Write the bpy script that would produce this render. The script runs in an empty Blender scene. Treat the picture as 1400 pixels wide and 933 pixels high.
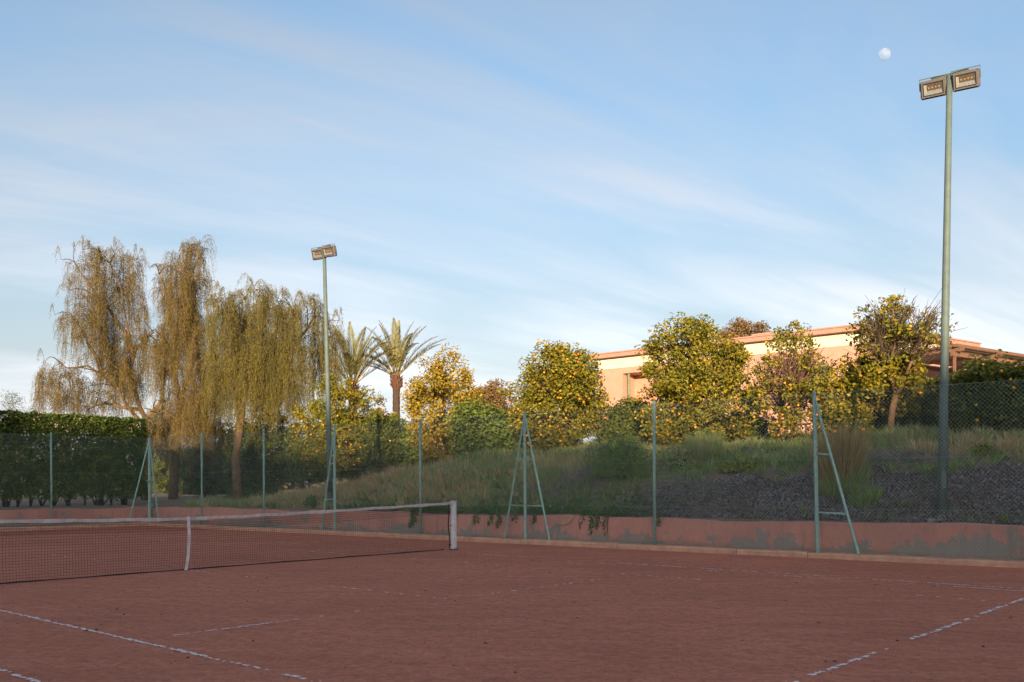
import bpy, math, random
import numpy as np
from mathutils import Vector, Matrix

# ------------------------------------------------------------------ camera, sky, sun, exposure
scene = bpy.context.scene
COL = scene.collection
CAM_H = 1.458
FPX = 1284.0                      # focal length in pixels of a 1400 px wide picture
cam_data = bpy.data.cameras.new('camera')
cam = bpy.data.objects.new('camera', cam_data)
COL.objects.link(cam)
cam_data.sensor_width = 36.0
cam_data.lens = 36.0 * FPX / 1400.0
cam_data.shift_y = (662.0 - 466.5) / 1400.0
cam_data.clip_start = 0.1
cam_data.clip_end = 20000.0
cam.matrix_world = Matrix.Translation((0, 0, CAM_H)) @ Matrix.Rotation(math.radians(90), 4, 'X') @ Matrix.Rotation(-0.005, 4, 'Z')
scene.camera = cam

SUN_EL = math.radians(8.0)
SUN_AZ = math.radians(4.0)        # light travels towards +Y, turned 4 degrees to +X
LDIR = Vector((math.sin(SUN_AZ) * math.cos(SUN_EL), math.cos(SUN_AZ) * math.cos(SUN_EL), -math.sin(SUN_EL)))
sun_data = bpy.data.lights.new('sun', 'SUN')
sun_data.energy = 5.0
sun_data.angle = math.radians(0.5)
sun_data.color = (1.0, 0.74, 0.47)
sun = bpy.data.objects.new('sun', sun_data)
COL.objects.link(sun)
sun.rotation_euler = LDIR.to_track_quat('-Z', 'Y').to_euler()

world = bpy.data.worlds.new('World')
scene.world = world
world.use_nodes = True
nt = world.node_tree
nt.nodes.clear()
def wn(t, **kw):
    n = nt.nodes.new(t)
    for k, v in kw.items():
        setattr(n, k, v)
    return n
def wl(a, b): nt.links.new(a, b)
w_out = wn('ShaderNodeOutputWorld')
w_bg = wn('ShaderNodeBackground')
w_bg.inputs['Strength'].default_value = 0.15
sky = wn('ShaderNodeTexSky', sky_type='NISHITA')
sky.sun_disc = False
sky.sun_elevation = SUN_EL
sky.sun_rotation = math.radians(180) + SUN_AZ
sky.air_density = 1.0
sky.dust_density = 1.5
sky.ozone_density = 2.0
CLOUD_X, CLOUD_Y = 0.4, 0.3
# thin cirrus drawn out in streaks on a high, flat layer
tc = wn('ShaderNodeTexCoord')
sep = wn('ShaderNodeSeparateXYZ'); wl(tc.outputs['Generated'], sep.inputs[0])
zc = wn('ShaderNodeMath', operation='MAXIMUM'); wl(sep.outputs['Z'], zc.inputs[0]); zc.inputs[1].default_value = 0.0
za = wn('ShaderNodeMath', operation='ADD'); wl(zc.outputs[0], za.inputs[0]); za.inputs[1].default_value = 0.16
dx = wn('ShaderNodeMath', operation='DIVIDE'); wl(sep.outputs['X'], dx.inputs[0]); wl(za.outputs[0], dx.inputs[1])
dy = wn('ShaderNodeMath', operation='DIVIDE'); wl(sep.outputs['Y'], dy.inputs[0]); wl(za.outputs[0], dy.inputs[1])
comb = wn('ShaderNodeCombineXYZ'); wl(dx.outputs[0], comb.inputs[0]); wl(dy.outputs[0], comb.inputs[1])
mp = wn('ShaderNodeMapping', vector_type='TEXTURE'); wl(comb.outputs[0], mp.inputs['Vector'])
mp.inputs['Rotation'].default_value = (0, 0, math.radians(31))
mp.inputs['Scale'].default_value = (1.7, 0.62, 1)
mp.inputs['Location'].default_value = (CLOUD_X, CLOUD_Y, 0)
n1 = wn('ShaderNodeTexNoise'); wl(mp.outputs[0], n1.inputs['Vector'])
n1.inputs['Scale'].default_value = 1.1; n1.inputs['Detail'].default_value = 9; n1.inputs['Roughness'].default_value = 0.51; n1.inputs['Distortion'].default_value = 0.6
r1 = wn('ShaderNodeValToRGB'); wl(n1.outputs['Fac'], r1.inputs[0])
r1.color_ramp.elements[0].position = 0.36; r1.color_ramp.elements[0].color = (0, 0, 0, 1)
r1.color_ramp.elements[1].position = 0.64; r1.color_ramp.elements[1].color = (1, 1, 1, 1)
mp2 = wn('ShaderNodeMapping', vector_type='TEXTURE'); wl(comb.outputs[0], mp2.inputs['Vector'])
mp2.inputs['Rotation'].default_value = (0, 0, math.radians(35)); mp2.inputs['Scale'].default_value = (1.3, 0.20, 1)
n2 = wn('ShaderNodeTexNoise'); wl(mp2.outputs[0], n2.inputs['Vector'])
n2.inputs['Scale'].default_value = 1.6; n2.inputs['Detail'].default_value = 8; n2.inputs['Roughness'].default_value = 0.6; n2.inputs['Distortion'].default_value = 0.5
r2 = wn('ShaderNodeMapRange'); wl(n2.outputs['Fac'], r2.inputs[0])
r2.inputs[1].default_value = 0.3; r2.inputs[2].default_value = 0.75; r2.inputs[3].default_value = 0.5; r2.inputs[4].default_value = 1.0
cm = wn('ShaderNodeMath', operation='MULTIPLY'); wl(r1.outputs[0], cm.inputs[0]); wl(r2.outputs[0], cm.inputs[1])
cf = wn('ShaderNodeMath', operation='MULTIPLY'); wl(cm.outputs[0], cf.inputs[0]); cf.inputs[1].default_value = 0.8
# haze thickens towards the horizon; haze and cloud scatter the light of the sky around them, only greyer
hz = wn('ShaderNodeMapRange', interpolation_type='SMOOTHSTEP'); wl(sep.outputs['Z'], hz.inputs[0])
hz.inputs[1].default_value = 0.0; hz.inputs[2].default_value = 0.48; hz.inputs[3].default_value = 0.78; hz.inputs[4].default_value = 0.0
bw = wn('ShaderNodeRGBToBW'); wl(sky.outputs[0], bw.inputs[0])
def grey(tint):
    v = wn('ShaderNodeVectorMath', operation='SCALE'); v.inputs[0].default_value = tint; wl(bw.outputs[0], v.inputs['Scale']); return v.outputs[0]
hmix = wn('ShaderNodeMix', data_type='RGBA')
wl(hz.outputs[0], hmix.inputs['Factor']); wl(sky.outputs[0], hmix.inputs['A']); wl(grey((0.60, 0.605, 0.65)), hmix.inputs['B'])
cmix = wn('ShaderNodeMix', data_type='RGBA')
wl(cf.outputs[0], cmix.inputs['Factor']); wl(hmix.outputs['Result'], cmix.inputs['A']); wl(grey((1.17, 1.19, 1.27)), cmix.inputs['B'])
wl(cmix.outputs['Result'], w_bg.inputs['Color'])
wl(w_bg.outputs[0], w_out.inputs['Surface'])

scene.view_settings.view_transform = 'Standard'
scene.view_settings.look = 'None'
scene.view_settings.gamma = 1.0
scene.view_settings.use_curve_mapping = False
scene.view_settings.exposure = 0.95

# ------------------------------------------------------------------ places
TD = np.array((math.cos(2.4394), math.sin(2.4394)))     # along the side fence, away from the camera
WD = np.array((-TD[1] * -1, TD[0] * -1))                # outwards from the court: (sin, -cos)
WD = np.array((TD[1], -TD[0]))
F0 = np.array((8.0726, 16.3133))
CC = np.array((-5.5716, 16.1587))                        # net centre on the ground
TH = 0.8411
ND = np.array((math.cos(TH), math.sin(TH)))
SD = np.array((math.sin(TH), -math.cos(TH)))
T_END = 28.0
def tu(t, u, z=0.0):
    p = F0 + TD * t + WD * u
    return Vector((p[0], p[1], z))
def to_tu(x, y):
    dxy = np.stack([np.asarray(x) - F0[0], np.asarray(y) - F0[1]], -1)
    return dxy @ TD, dxy @ WD
def ns(n, s, z=0.0):
    p = CC + ND * n + SD * s
    return Vector((p[0], p[1], z))
def ray(px, py):
    """slope of the line of sight through a photograph pixel: x/depth, (z - eye)/depth"""
    a, b = px - 700.0, py - 662.0
    c, s = math.cos(-0.005), math.sin(-0.005)
    u = a * c + b * s
    v = -a * s + b * c
    return u / FPX, -v / FPX
def at_depth(px, py, d):
    k, m = ray(px, py)
    return Vector((k * d, d, CAM_H + m * d))
def on_u(px, py, u):
    k, m = ray(px, py)
    d = (u + F0 @ WD) / (k * WD[0] + WD[1])
    return Vector((k * d, d, CAM_H + m * d))
def sstep(x):
    x = np.clip(x, 0, 1)
    return x * x * (3 - 2 * x)
def wob(x, y, s=1.0):
    return (np.sin(x * 1.3 * s + 1.7) * np.cos(y * 1.7 * s + 0.3) + 0.6 * np.sin(x * 2.9 * s + y * 2.3 * s) + 0.35 * np.sin(x * 6.1 * s - y * 5.3 * s + 1.1)) / 1.95
PU = [0.45, 0.7, 2.5, 5.0, 8.0, 25.0, 60.0, 500.0]
PZ = [0.66, 0.72, 1.62, 2.28, 2.6, 3.4, 3.6, 3.6]
def ground_z(x, y):
    t, u = to_tu(x, y)
    bank = sstep((25.5 - t) / 10.0)
    prof = np.interp(u, PU, PZ) - 0.72
    z = 0.72 + bank * prof * (1.0 + 0.10 * sstep((8 - t) / 8)) + (1 - bank) * np.clip(u - 0.6, 0, 12) * 0.012
    z = z + 0.07 * wob(t, u) * np.clip((u - 0.7) / 1.5, 0, 1) * np.clip((40 - u) / 30, 0, 1)
    outer = np.maximum(u, t - T_END)
    back = (t - T_END) > u
    z = np.where(back, 0.72 + 0.03 * wob(t * .7, u * .7) + np.where(u > 0, (z - 0.72), 0), z)
    return np.where(outer < 0.5, -0.06, z)
def gz(p): return float(ground_z(p[0], p[1]))

# ------------------------------------------------------------------ mesh helpers
def mesh_from(name, V, F):
    V = np.asarray(V, dtype=np.float32).reshape(-1, 3)
    F = np.asarray(F, dtype=np.int32)
    me = bpy.data.meshes.new(name)
    k = F.shape[1]
    me.vertices.add(len(V)); me.vertices.foreach_set('co', V.ravel())
    me.loops.add(F.size); me.loops.foreach_set('vertex_index', F.ravel())
    me.polygons.add(len(F)); me.polygons.foreach_set('loop_start', np.arange(0, F.size, k, dtype=np.int32))
    me.update(calc_edges=True)
    me.validate()
    return me
class MB:
    """collects shapes into one mesh"""
    def __init__(self): self.v = []; self.f = []
    def add(self, vs, fs):
        b = len(self.v); self.v += [tuple(p) for p in vs]; self.f += [tuple(i + b for i in q) for q in fs]; return self
    def box(self, o, ax, ay, az, bevel=0.0):
        """box from corner o spanned by three vectors"""
        o, ax, ay, az = Vector(o), Vector(ax), Vector(ay), Vector(az)
        if bevel <= 0:
            vs = [o, o + ax, o + ax + ay, o + ay, o + az, o + ax + az, o + ax + ay + az, o + ay + az]
            return self.add(vs, [(0, 3, 2, 1), (4, 5, 6, 7), (0, 1, 5, 4), (1, 2, 6, 5), (2, 3, 7, 6), (3, 0, 4, 7)])
        c = o + (ax + ay + az) / 2
        hx, hy, hz = ax / 2, ay / 2, az / 2
        bx, by, bz = hx.normalized() * bevel, hy.normalized() * bevel, hz.normalized() * bevel
        vs = []; idx = {}
        for sx in (-1, 1):
            for sy in (-1, 1):
                for sz in (-1, 1):
                    p = c + hx * sx + hy * sy + hz * sz
                    idx[(sx, sy, sz)] = len(vs)
                    vs += [p - by * sy - bz * sz, p - bx * sx - bz * sz, p - bx * sx - by * sy]
        fs = []
        I = idx
        for a in range(3):
            for s in (-1, 1):
                q = []
                for (m, n) in ((-1, -1), (1, -1), (1, 1), (-1, 1)):
                    k = [0, 0, 0]; k[a] = s; k[(a + 1) % 3] = m; k[(a + 2) % 3] = n
                    q.append(I[tuple(k)] + a)
                fs.append(tuple(q))
        for a in range(3):
            b, c2 = (a + 1) % 3, (a + 2) % 3
            for s in (-1, 1):
                for r in (-1, 1):
                    k0 = [0, 0, 0]; k1 = [0, 0, 0]
                    k0[a] = -1; k1[a] = 1; k0[b] = k1[b] = s; k0[c2] = k1[c2] = r
                    fs.append((I[tuple(k0)] + b, I[tuple(k1)] + b, I[tuple(k1)] + c2, I[tuple(k0)] + c2))
        for k in I.values(): fs.append((k, k + 1, k + 2))
        return self.add(vs, fs)
    def tube(self, pts, rads, n=6, cap=True, ph=0.0):
        pts = [Vector(p) for p in pts]
        if not hasattr(rads, '__len__'): rads = [rads] * len(pts)
        b = len(self.v); m = len(pts)
        ref = None
        for i, p in enumerate(pts):
            d = (pts[min(i + 1, m - 1)] - pts[max(i - 1, 0)]).normalized()
            if ref is None:
                ref = Vector((0, 0, 1)) if abs(d.z) < 0.9 else Vector((1, 0, 0))
            s = d.cross(ref)
            if s.length < 1e-4: s = d.orthogonal()
            s.normalize(); q = s.cross(d).normalized(); ref = q
            for k in range(n):
                a = 2 * math.pi * k / n + ph
                self.v.append(tuple(p + (s * math.cos(a) + q * math.sin(a)) * rads[i]))
        for i in range(m - 1):
            for k in range(n):
                k2 = (k + 1) % n
                self.f.append((b + i * n + k, b + i * n + k2, b + (i + 1) * n + k2, b + (i + 1) * n + k))
        if cap:
            self.f.append(tuple(b + k for k in range(n))[::-1]); self.f.append(tuple(b + (m - 1) * n + k for k in range(n)))
        return self
    def mesh(self, name):
        me = bpy.data.meshes.new(name); me.from_pydata(self.v, [], self.f); me.update(); return me
    def build(self, name, mat, parent=None, smooth=False):
        return obj(name, self.mesh(name), mat, parent, smooth)
def obj(name, me, mat, parent=None, smooth=False):
    o = bpy.data.objects.new(name, me); COL.objects.link(o)
    if mat is not None and len(me.materials) == 0: me.materials.append(mat)
    if smooth: me.shade_smooth()
    if parent is not None:
        o.parent = parent
        o.matrix_parent_inverse = parent_matrix(parent).inverted()
    return o
def parent_matrix(p):
    m = p.matrix_basis.copy()
    if p.parent is not None: m = parent_matrix(p.parent) @ p.matrix_parent_inverse @ m
    return m
def tag(o, label=None, cat=None, group=None, kind=None):
    if label: o['label'] = label
    if cat: o['category'] = cat
    if group: o['group'] = group
    if kind: o['kind'] = kind
    return o
def thing(name, loc, label, cat, group=None):
    o = bpy.data.objects.new(name, None); COL.objects.link(o); o.location = loc; o.empty_display_size = 0.2
    return tag(o, label, cat, group)

# ------------------------------------------------------------------ materials
def mat(name, col, rough=0.8, var=0.0, scale=8.0, col2=None, bump=0.0, bscale=40.0, island=False, spec=0.3, trans=None, metallic=0.0, patch=None):
    m = bpy.data.materials.new(name); m.use_nodes = True
    t = m.node_tree; t.nodes.clear()
    out = t.nodes.new('ShaderNodeOutputMaterial')
    p = t.nodes.new('ShaderNodeBsdfPrincipled')
    p.inputs['Roughness'].default_value = rough
    p.inputs['Specular IOR Level'].default_value = spec
    p.inputs['Metallic'].default_value = metallic
    base = None
    tcn = t.nodes.new('ShaderNodeTexCoord')
    if col2 is not None or var > 0:
        c2 = col2 if col2 is not None else tuple(c * (1 - var) for c in col)
        mix = t.nodes.new('ShaderNodeMix'); mix.data_type = 'RGBA'
        mix.inputs['A'].default_value = (*col, 1); mix.inputs['B'].default_value = (*c2, 1)
        if island:
            g = t.nodes.new('ShaderNodeNewGeometry'); t.links.new(g.outputs['Random Per Island'], mix.inputs['Factor'])
        else:
            nz = t.nodes.new('ShaderNodeTexNoise'); nz.inputs['Scale'].default_value = scale; nz.inputs['Detail'].default_value = 6; nz.inputs['Roughness'].default_value = 0.6
            t.links.new(tcn.outputs['Object'], nz.inputs['Vector'])
            r = t.nodes.new('ShaderNodeMapRange'); r.inputs[1].default_value = 0.32; r.inputs[2].default_value = 0.68
            t.links.new(nz.outputs['Fac'], r.inputs[0]); t.links.new(r.outputs[0], mix.inputs['Factor'])
        base = mix.outputs['Result']
        if patch:
            pn_ = t.nodes.new('ShaderNodeTexNoise'); pn_.inputs['Scale'].default_value = patch[1]; pn_.inputs['Detail'].default_value = 4
            t.links.new(tcn.outputs['Object'], pn_.inputs['Vector'])
            pr = t.nodes.new('ShaderNodeMapRange'); pr.inputs[1].default_value = .42; pr.inputs[2].default_value = .62; pr.inputs[4].default_value = patch[2]
            t.links.new(pn_.outputs['Fac'], pr.inputs[0])
            px_ = t.nodes.new('ShaderNodeMix'); px_.data_type = 'RGBA'; px_.inputs['B'].default_value = (*patch[0], 1)
            t.links.new(pr.outputs[0], px_.inputs['Factor']); t.links.new(base, px_.inputs['A']); base = px_.outputs['Result']
        t.links.new(base, p.inputs['Base Color'])
    else:
        p.inputs['Base Color'].default_value = (*col, 1)
    if bump > 0:
        nb = t.nodes.new('ShaderNodeTexNoise'); nb.inputs['Scale'].default_value = bscale; nb.inputs['Detail'].default_value = 5
        t.links.new(tcn.outputs['Object'], nb.inputs['Vector'])
        bp = t.nodes.new('ShaderNodeBump'); bp.inputs['Strength'].default_value = bump; bp.inputs['Distance'].default_value = 0.02
        t.links.new(nb.outputs['Fac'], bp.inputs['Height']); t.links.new(bp.outputs[0], p.inputs['Normal'])
    sh = p.outputs[0]
    if trans:
        tr = t.nodes.new('ShaderNodeBsdfTranslucent')
        if base is not None: t.links.new(base, tr.inputs['Color'])
        else: tr.inputs['Color'].default_value = (*col, 1)
        mx = t.nodes.new('ShaderNodeMixShader'); mx.inputs[0].default_value = trans
        t.links.new(p.outputs[0], mx.inputs[1]); t.links.new(tr.outputs[0], mx.inputs[2]); sh = mx.outputs[0]
    t.links.new(sh, out.inputs['Surface'])
    return m
class NT:
    def __init__(self, name):
        self.m = bpy.data.materials.new(name); self.m.use_nodes = True; self.t = self.m.node_tree; self.t.nodes.clear()
        self.out = self.n('ShaderNodeOutputMaterial'); self.p = self.n('ShaderNodeBsdfPrincipled'); self.l(self.p.outputs[0], self.out.inputs['Surface'])
        self.tc = self.n('ShaderNodeTexCoord').outputs['Object']
    def n(self, ty, **kw):
        x = self.t.nodes.new(ty)
        for k, v in kw.items(): setattr(x, k, v)
        return x
    def l(self, a, b): self.t.links.new(a, b)
    def noise(self, scale, detail=6, rough=0.6, vec=None, dist=0.0):
        x = self.n('ShaderNodeTexNoise'); x.inputs['Scale'].default_value = scale; x.inputs['Detail'].default_value = detail; x.inputs['Roughness'].default_value = rough; x.inputs['Distortion'].default_value = dist
        self.l(vec if vec is not None else self.tc, x.inputs['Vector']); return x.outputs['Fac']
    def rng(self, v, a, b, c=0.0, d=1.0):
        x = self.n('ShaderNodeMapRange'); self.l(v, x.inputs[0])
        for i, q in enumerate((a, b, c, d)): x.inputs[i + 1].default_value = q
        return x.outputs[0]
    def math(self, op, a, b):
        x = self.n('ShaderNodeMath', operation=op)
        for i, q in enumerate((a, b)):
            if isinstance(q, (int, float)): x.inputs[i].default_value = q
            else: self.l(q, x.inputs[i])
        return x.outputs[0]
    def mix(self, f, a, b):
        x = self.n('ShaderNodeMix', data_type='RGBA')
        if isinstance(f, (int, float)): x.inputs['Factor'].default_value = f
        else: self.l(f, x.inputs['Factor'])
        for q, nm in ((a, 'A'), (b, 'B')):
            if isinstance(q, tuple): x.inputs[nm].default_value = (*q, 1)
            else: self.l(q, x.inputs[nm])
        return x.outputs['Result']
    def bump(self, h, strength, dist):
        b = self.n('ShaderNodeBump'); b.inputs['Strength'].default_value = strength; b.inputs['Distance'].default_value = dist
        self.l(h, b.inputs['Height']); self.l(b.outputs[0], self.p.inputs['Normal'])

# clay: rolled red grit, paler dragged streaks, damp dark blotches
k = NT('clay')
mpn = k.n('ShaderNodeMapping'); k.l(k.tc, mpn.inputs[0]); mpn.inputs['Rotation'].default_value = (0, 0, TH); mpn.inputs['Scale'].default_value = (0.35, 2.2, 1)
big = k.noise(0.35, 4, 0.6); streak = k.noise(1.5, 6, 0.65, mpn.outputs[0]); fine = k.noise(38, 6, 0.75); grit = k.noise(170, 3, 0.6)
c = k.mix(k.rng(big, .3, .7), (0.67, 0.228, 0.126), (0.49, 0.16, 0.088))
c = k.mix(k.math('MULTIPLY', k.rng(streak, .45, .7), 0.45), c, (0.76, 0.29, 0.185))
wv = k.n('ShaderNodeTexWave'); mpw = k.n('ShaderNodeMapping'); k.l(k.tc, mpw.inputs[0]); mpw.inputs['Rotation'].default_value = (0, 0, -TH)
k.l(mpw.outputs[0], wv.inputs['Vector']); wv.inputs['Scale'].default_value = 1.1; wv.inputs['Distortion'].default_value = 5.0; wv.inputs['Detail'].default_value = 4; wv.inputs['Detail Scale'].default_value = 1.6
c = k.mix(k.math('MULTIPLY', k.rng(wv.outputs['Fac'], .45, 1.0), 0.13), c, (0.80, 0.33, 0.22))
mid = k.noise(4.5, 7, 0.72); m2 = k.noise(13, 6, .75)
c = k.mix(k.math('MULTIPLY', k.rng(mid, .5, .66), 0.6), c, (0.36, 0.115, 0.075))
c = k.mix(k.math('MULTIPLY', k.rng(m2, .52, .64), 0.65), c, (0.32, 0.10, 0.068))
c = k.mix(k.math('MULTIPLY', k.rng(m2, .46, .32), 0.55), c, (0.80, 0.34, 0.235))
c = k.mix(k.math('MULTIPLY', k.rng(fine, .5, .72), 0.55), c, (0.38, 0.115, 0.085))
c = k.mix(k.math('MULTIPLY', k.rng(grit, .5, .75), 0.4), c, (0.78, 0.33, 0.25))
k.l(c, k.p.inputs['Base Color']); k.p.inputs['Roughness'].default_value = 0.95; k.p.inputs['Specular IOR Level'].default_value = 0.15
k.bump(k.math('ADD', k.math('ADD', fine, k.math('MULTIPLY', m2, 1.2)), k.math('MULTIPLY', grit, .6)), 0.55, 0.02)
M_CLAY = k.m

# bank earth: dusty soil with leaf litter
k = NT('soil')
a = k.noise(1.3, 5); b_ = k.noise(22, 6, .7)
c = k.mix(k.rng(a, .35, .65), (0.32, 0.195, 0.13), (0.20, 0.155, 0.095))
c = k.mix(k.math('MULTIPLY', k.rng(b_, .45, .7), .7), c, (0.09, 0.08, 0.07))
k.l(c, k.p.inputs['Base Color']); k.p.inputs['Roughness'].default_value = 0.95; k.bump(b_, .8, .05)
M_SOIL = k.m

# render: salmon limewash flaking off grey cement, mostly low down
k = NT('old_render')
sx = k.n('ShaderNodeSeparateXYZ'); k.l(k.tc, sx.inputs[0])
n_a = k.noise(1.5, 7, .62, dist=.4); n_b = k.noise(9, 6, .7); n_c = k.noise(60, 4, .7); n_d = k.noise(0.45, 3, .5)
low = k.rng(sx.outputs['Z'], 0.15, 0.75, 0.13, -0.13)
mask = k.rng(k.math('ADD', k.math('ADD', k.math('MULTIPLY', n_a, .85), k.math('MULTIPLY', n_b, .42)), k.math('ADD', low, k.math('MULTIPLY', n_d, .22))), .80, .85)
c = k.mix(k.rng(n_b, .3, .7), (0.66, 0.30, 0.225), (0.55, 0.245, 0.185))
c = k.mix(k.math('MULTIPLY', k.rng(n_d, .5, .62), .5), c, (0.42, 0.19, 0.15))
g = k.mix(k.rng(n_c, .35, .65), (0.36, 0.31, 0.26), (0.24, 0.21, 0.18))
c = k.mix(mask, c, g)
damp = k.rng(k.math('ADD', sx.outputs['Z'], k.math('MULTIPLY', n_a, .25)), .34, .16)
c = k.mix(k.math('MULTIPLY', damp, .55), c, (0.20, 0.14, 0.11))
mpv = k.n('ShaderNodeMapping'); k.l(k.tc, mpv.inputs[0]); mpv.inputs['Scale'].default_value = (1, 1, .08)
runs = k.noise(7, 5, .6, mpv.outputs[0]); c = k.mix(k.math('MULTIPLY', k.rng(runs, .56, .72), .45), c, (0.24, 0.15, 0.115))
k.l(c, k.p.inputs['Base Color']); k.p.inputs['Roughness'].default_value = 0.95
k.bump(k.math('ADD', k.math('MULTIPLY', mask, -.5), k.math('MULTIPLY', n_c, .4)), .6, .012)
M_RENDER = k.m
M_KERB = mat('kerb_stone', (0.66, 0.38, 0.24), .9, col2=(0.48, 0.27, 0.18), scale=5, bump=.5, bscale=50)
k = NT('chalk')
f1 = k.noise(28, 6, .75); c = k.mix(k.rng(f1, .45, .7), (0.88, 0.77, 0.73), (0.62, 0.36, 0.29))
k.l(c, k.p.inputs['Base Color']); k.p.inputs['Roughness'].default_value = .9
M_CHALK = k.m
M_POST = mat('green_paint', (0.30, 0.47, 0.405), .6, col2=(0.22, 0.37, 0.32), scale=14, bump=.15, bscale=60)
M_WIRE = mat('green_wire', (0.33, 0.44, 0.385), .55, var=.3, scale=3)
M_POLE = mat('grey_green_paint', (0.125, 0.175, 0.163), .6, col2=(0.095, 0.135, 0.128), scale=6)
M_ALU = mat('cast_aluminium', (0.18, 0.165, 0.16), .5, var=.3, scale=20, metallic=.3)
M_BLACK = mat('black_rubber', (0.02, 0.02, 0.02), .6, var=.2)
M_LED = mat('lamp_emitter_off', (0.38, 0.27, 0.12), .5, var=.2)
M_REFL = mat('lamp_reflector', (0.42, 0.43, 0.42), .28, var=.1, metallic=.6)
M_CONC = mat('concrete', (0.30, 0.27, 0.25), .9, var=.35, scale=10, bump=.4)
M_TAPE = mat('white_net_tape', (0.62, 0.55, 0.52), .85, col2=(0.42, 0.33, 0.30), scale=9)
M_STRAP = mat('white_strap', (0.70, 0.67, 0.68), .85, col2=(0.52, 0.46, 0.45), scale=12)
M_NETPOST = mat('white_painted_steel', (0.72, 0.71, 0.74), .5, col2=(0.55, 0.52, 0.52), scale=7)
M_CORD = mat('black_net_cord', (0.028, 0.022, 0.02), .8, var=.3)
M_BARK = mat('bark', (0.13, 0.095, 0.065), .95, col2=(0.07, 0.05, 0.035), scale=9, bump=.8, bscale=25)
M_TWIG = mat('grey_twig', (0.12, 0.085, 0.06), .95, col2=(0.06, 0.045, 0.035), scale=7)
M_REDTWIG = mat('reddish_twig', (0.20, 0.12, 0.085), .95, col2=(0.10, 0.06, 0.045), scale=7)
M_WBARK = mat('tawny_bark', (0.24, 0.145, 0.075), .95, col2=(0.11, 0.07, 0.045), scale=6, bump=.8, bscale=18)
M_ORLEAF = mat('citrus_leaf', (0.40, 0.295, 0.026), .5, col2=(0.10, 0.125, 0.018), patch=((0.17, 0.19, 0.03), 1.6, .7), island=True, spec=.2, trans=.25)
M_ORLEAF_Y = mat('yellowing_citrus_leaf', (0.52, 0.37, 0.04), .5, col2=(0.24, 0.20, 0.03), patch=((0.30, 0.22, 0.03), 1.6, .6), island=True, spec=.2, trans=.25)
M_ORLEAF_D = mat('dark_citrus_leaf', (0.18, 0.19, 0.035), .45, col2=(0.06, 0.09, 0.02), patch=((0.09, 0.12, 0.025), 1.4, .7), island=True, spec=.2, trans=.25)
M_FRUIT = mat('orange_peel', (0.74, 0.25, 0.015), .5, col2=(0.80, 0.36, 0.02), island=True, spec=.4)
M_WEEP = mat('weeping_foliage', (0.30, 0.235, 0.045), .7, col2=(0.14, 0.135, 0.03), patch=((0.13, 0.125, 0.03), 1.1, .75), island=True, trans=.3)
M_WEEP_B = mat('weeping_foliage_brown', (0.31, 0.225, 0.055), .7, col2=(0.14, 0.115, 0.035), patch=((0.17, 0.125, 0.045), 1.1, .75), island=True, trans=.3)
M_HEDGE = mat('hedge_leaf', (0.22, 0.28, 0.06), .45, col2=(0.075, 0.115, 0.03), patch=((0.09, 0.13, 0.03), 2.2, .7), island=True, spec=.2, trans=.2)
M_FLOWER = mat('white_blossom', (0.80, 0.72, 0.60), .7, col2=(0.62, 0.48, 0.34), island=True)
M_PINK = mat('coral_blossom', (0.80, 0.33, 0.22), .7, col2=(0.7, 0.42, 0.30), island=True, trans=.3)
M_PALM = mat('palm_leaf', (0.25, 0.225, 0.065), .5, col2=(0.12, 0.13, 0.045), island=True, trans=.2)
M_PALMTRUNK = mat('palm_trunk', (0.10, 0.062, 0.045), .95, col2=(0.05, 0.034, 0.027), scale=12, bump=1.0, bscale=30)
M_GRASS = mat('green_grass', (0.29, 0.39, 0.105), .7, col2=(0.13, 0.20, 0.055), island=True, trans=.2)
M_MIXGRASS = mat('dull_grass', (0.56, 0.50, 0.25), .8, col2=(0.22, 0.27, 0.09), island=True, trans=.2, patch=((0.22, 0.31, 0.09), .8, .85))
M_DRY = mat('dry_grass', (0.66, 0.48, 0.25), .8, col2=(0.38, 0.27, 0.13), island=True, trans=.2)
M_STRAWCLUMP = mat('orange_straw', (0.60, 0.40, 0.17), .8, col2=(0.24, 0.20, 0.075), island=True, trans=.25)
M_DEAD = mat('dead_twigs', (0.36, 0.31, 0.28), .9, col2=(0.18, 0.155, 0.15), island=True)
M_CREEP = mat('creeper_leaf', (0.13, 0.24, 0.05), .5, col2=(0.06, 0.125, 0.03), island=True, trans=.2)
M_LIME = mat('lime_leaf', (0.33, 0.34, 0.05), .5, col2=(0.2, 0.25, 0.04), island=True, trans=.2)
M_SLATE = mat('slate_chip', (0.38, 0.335, 0.345), .75, col2=(0.085, 0.08, 0.09), island=True, patch=((0.19, 0.145, 0.115), 1.3, .6))
M_SALMON = mat('salmon_stucco', (0.56, 0.315, 0.235), .9, col2=(0.50, 0.275, 0.205), scale=2.5, bump=.25, bscale=60)
M_CREAM = mat('cream_stucco', (0.70, 0.625, 0.51), .9, col2=(0.64, 0.565, 0.455), scale=2, bump=.2, bscale=60)
M_EAVE = mat('salmon_eave', (0.47, 0.265, 0.205), .85, col2=(0.40, 0.225, 0.175), scale=3)
M_GREENFRAME = mat('sage_painted_wood', (0.23, 0.27, 0.15), .6, var=.25, scale=8)
M_PERG = mat('brown_pergola_wood', (0.22, 0.12, 0.075), .75, col2=(0.15, 0.085, 0.05), scale=5)
M_HOSE = mat('beige_hose', (0.50, 0.36, 0.24), .7, var=.2)
M_OLIVE = mat('olive_leaf', (0.15, 0.15, 0.07), .6, col2=(0.08, 0.09, 0.045), island=True, trans=.2)
M_RUSTGREEN = mat('bronze_green_leaf', (0.27, 0.19, 0.05), .6, col2=(0.13, 0.13, 0.03), island=True, trans=.2)
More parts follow.
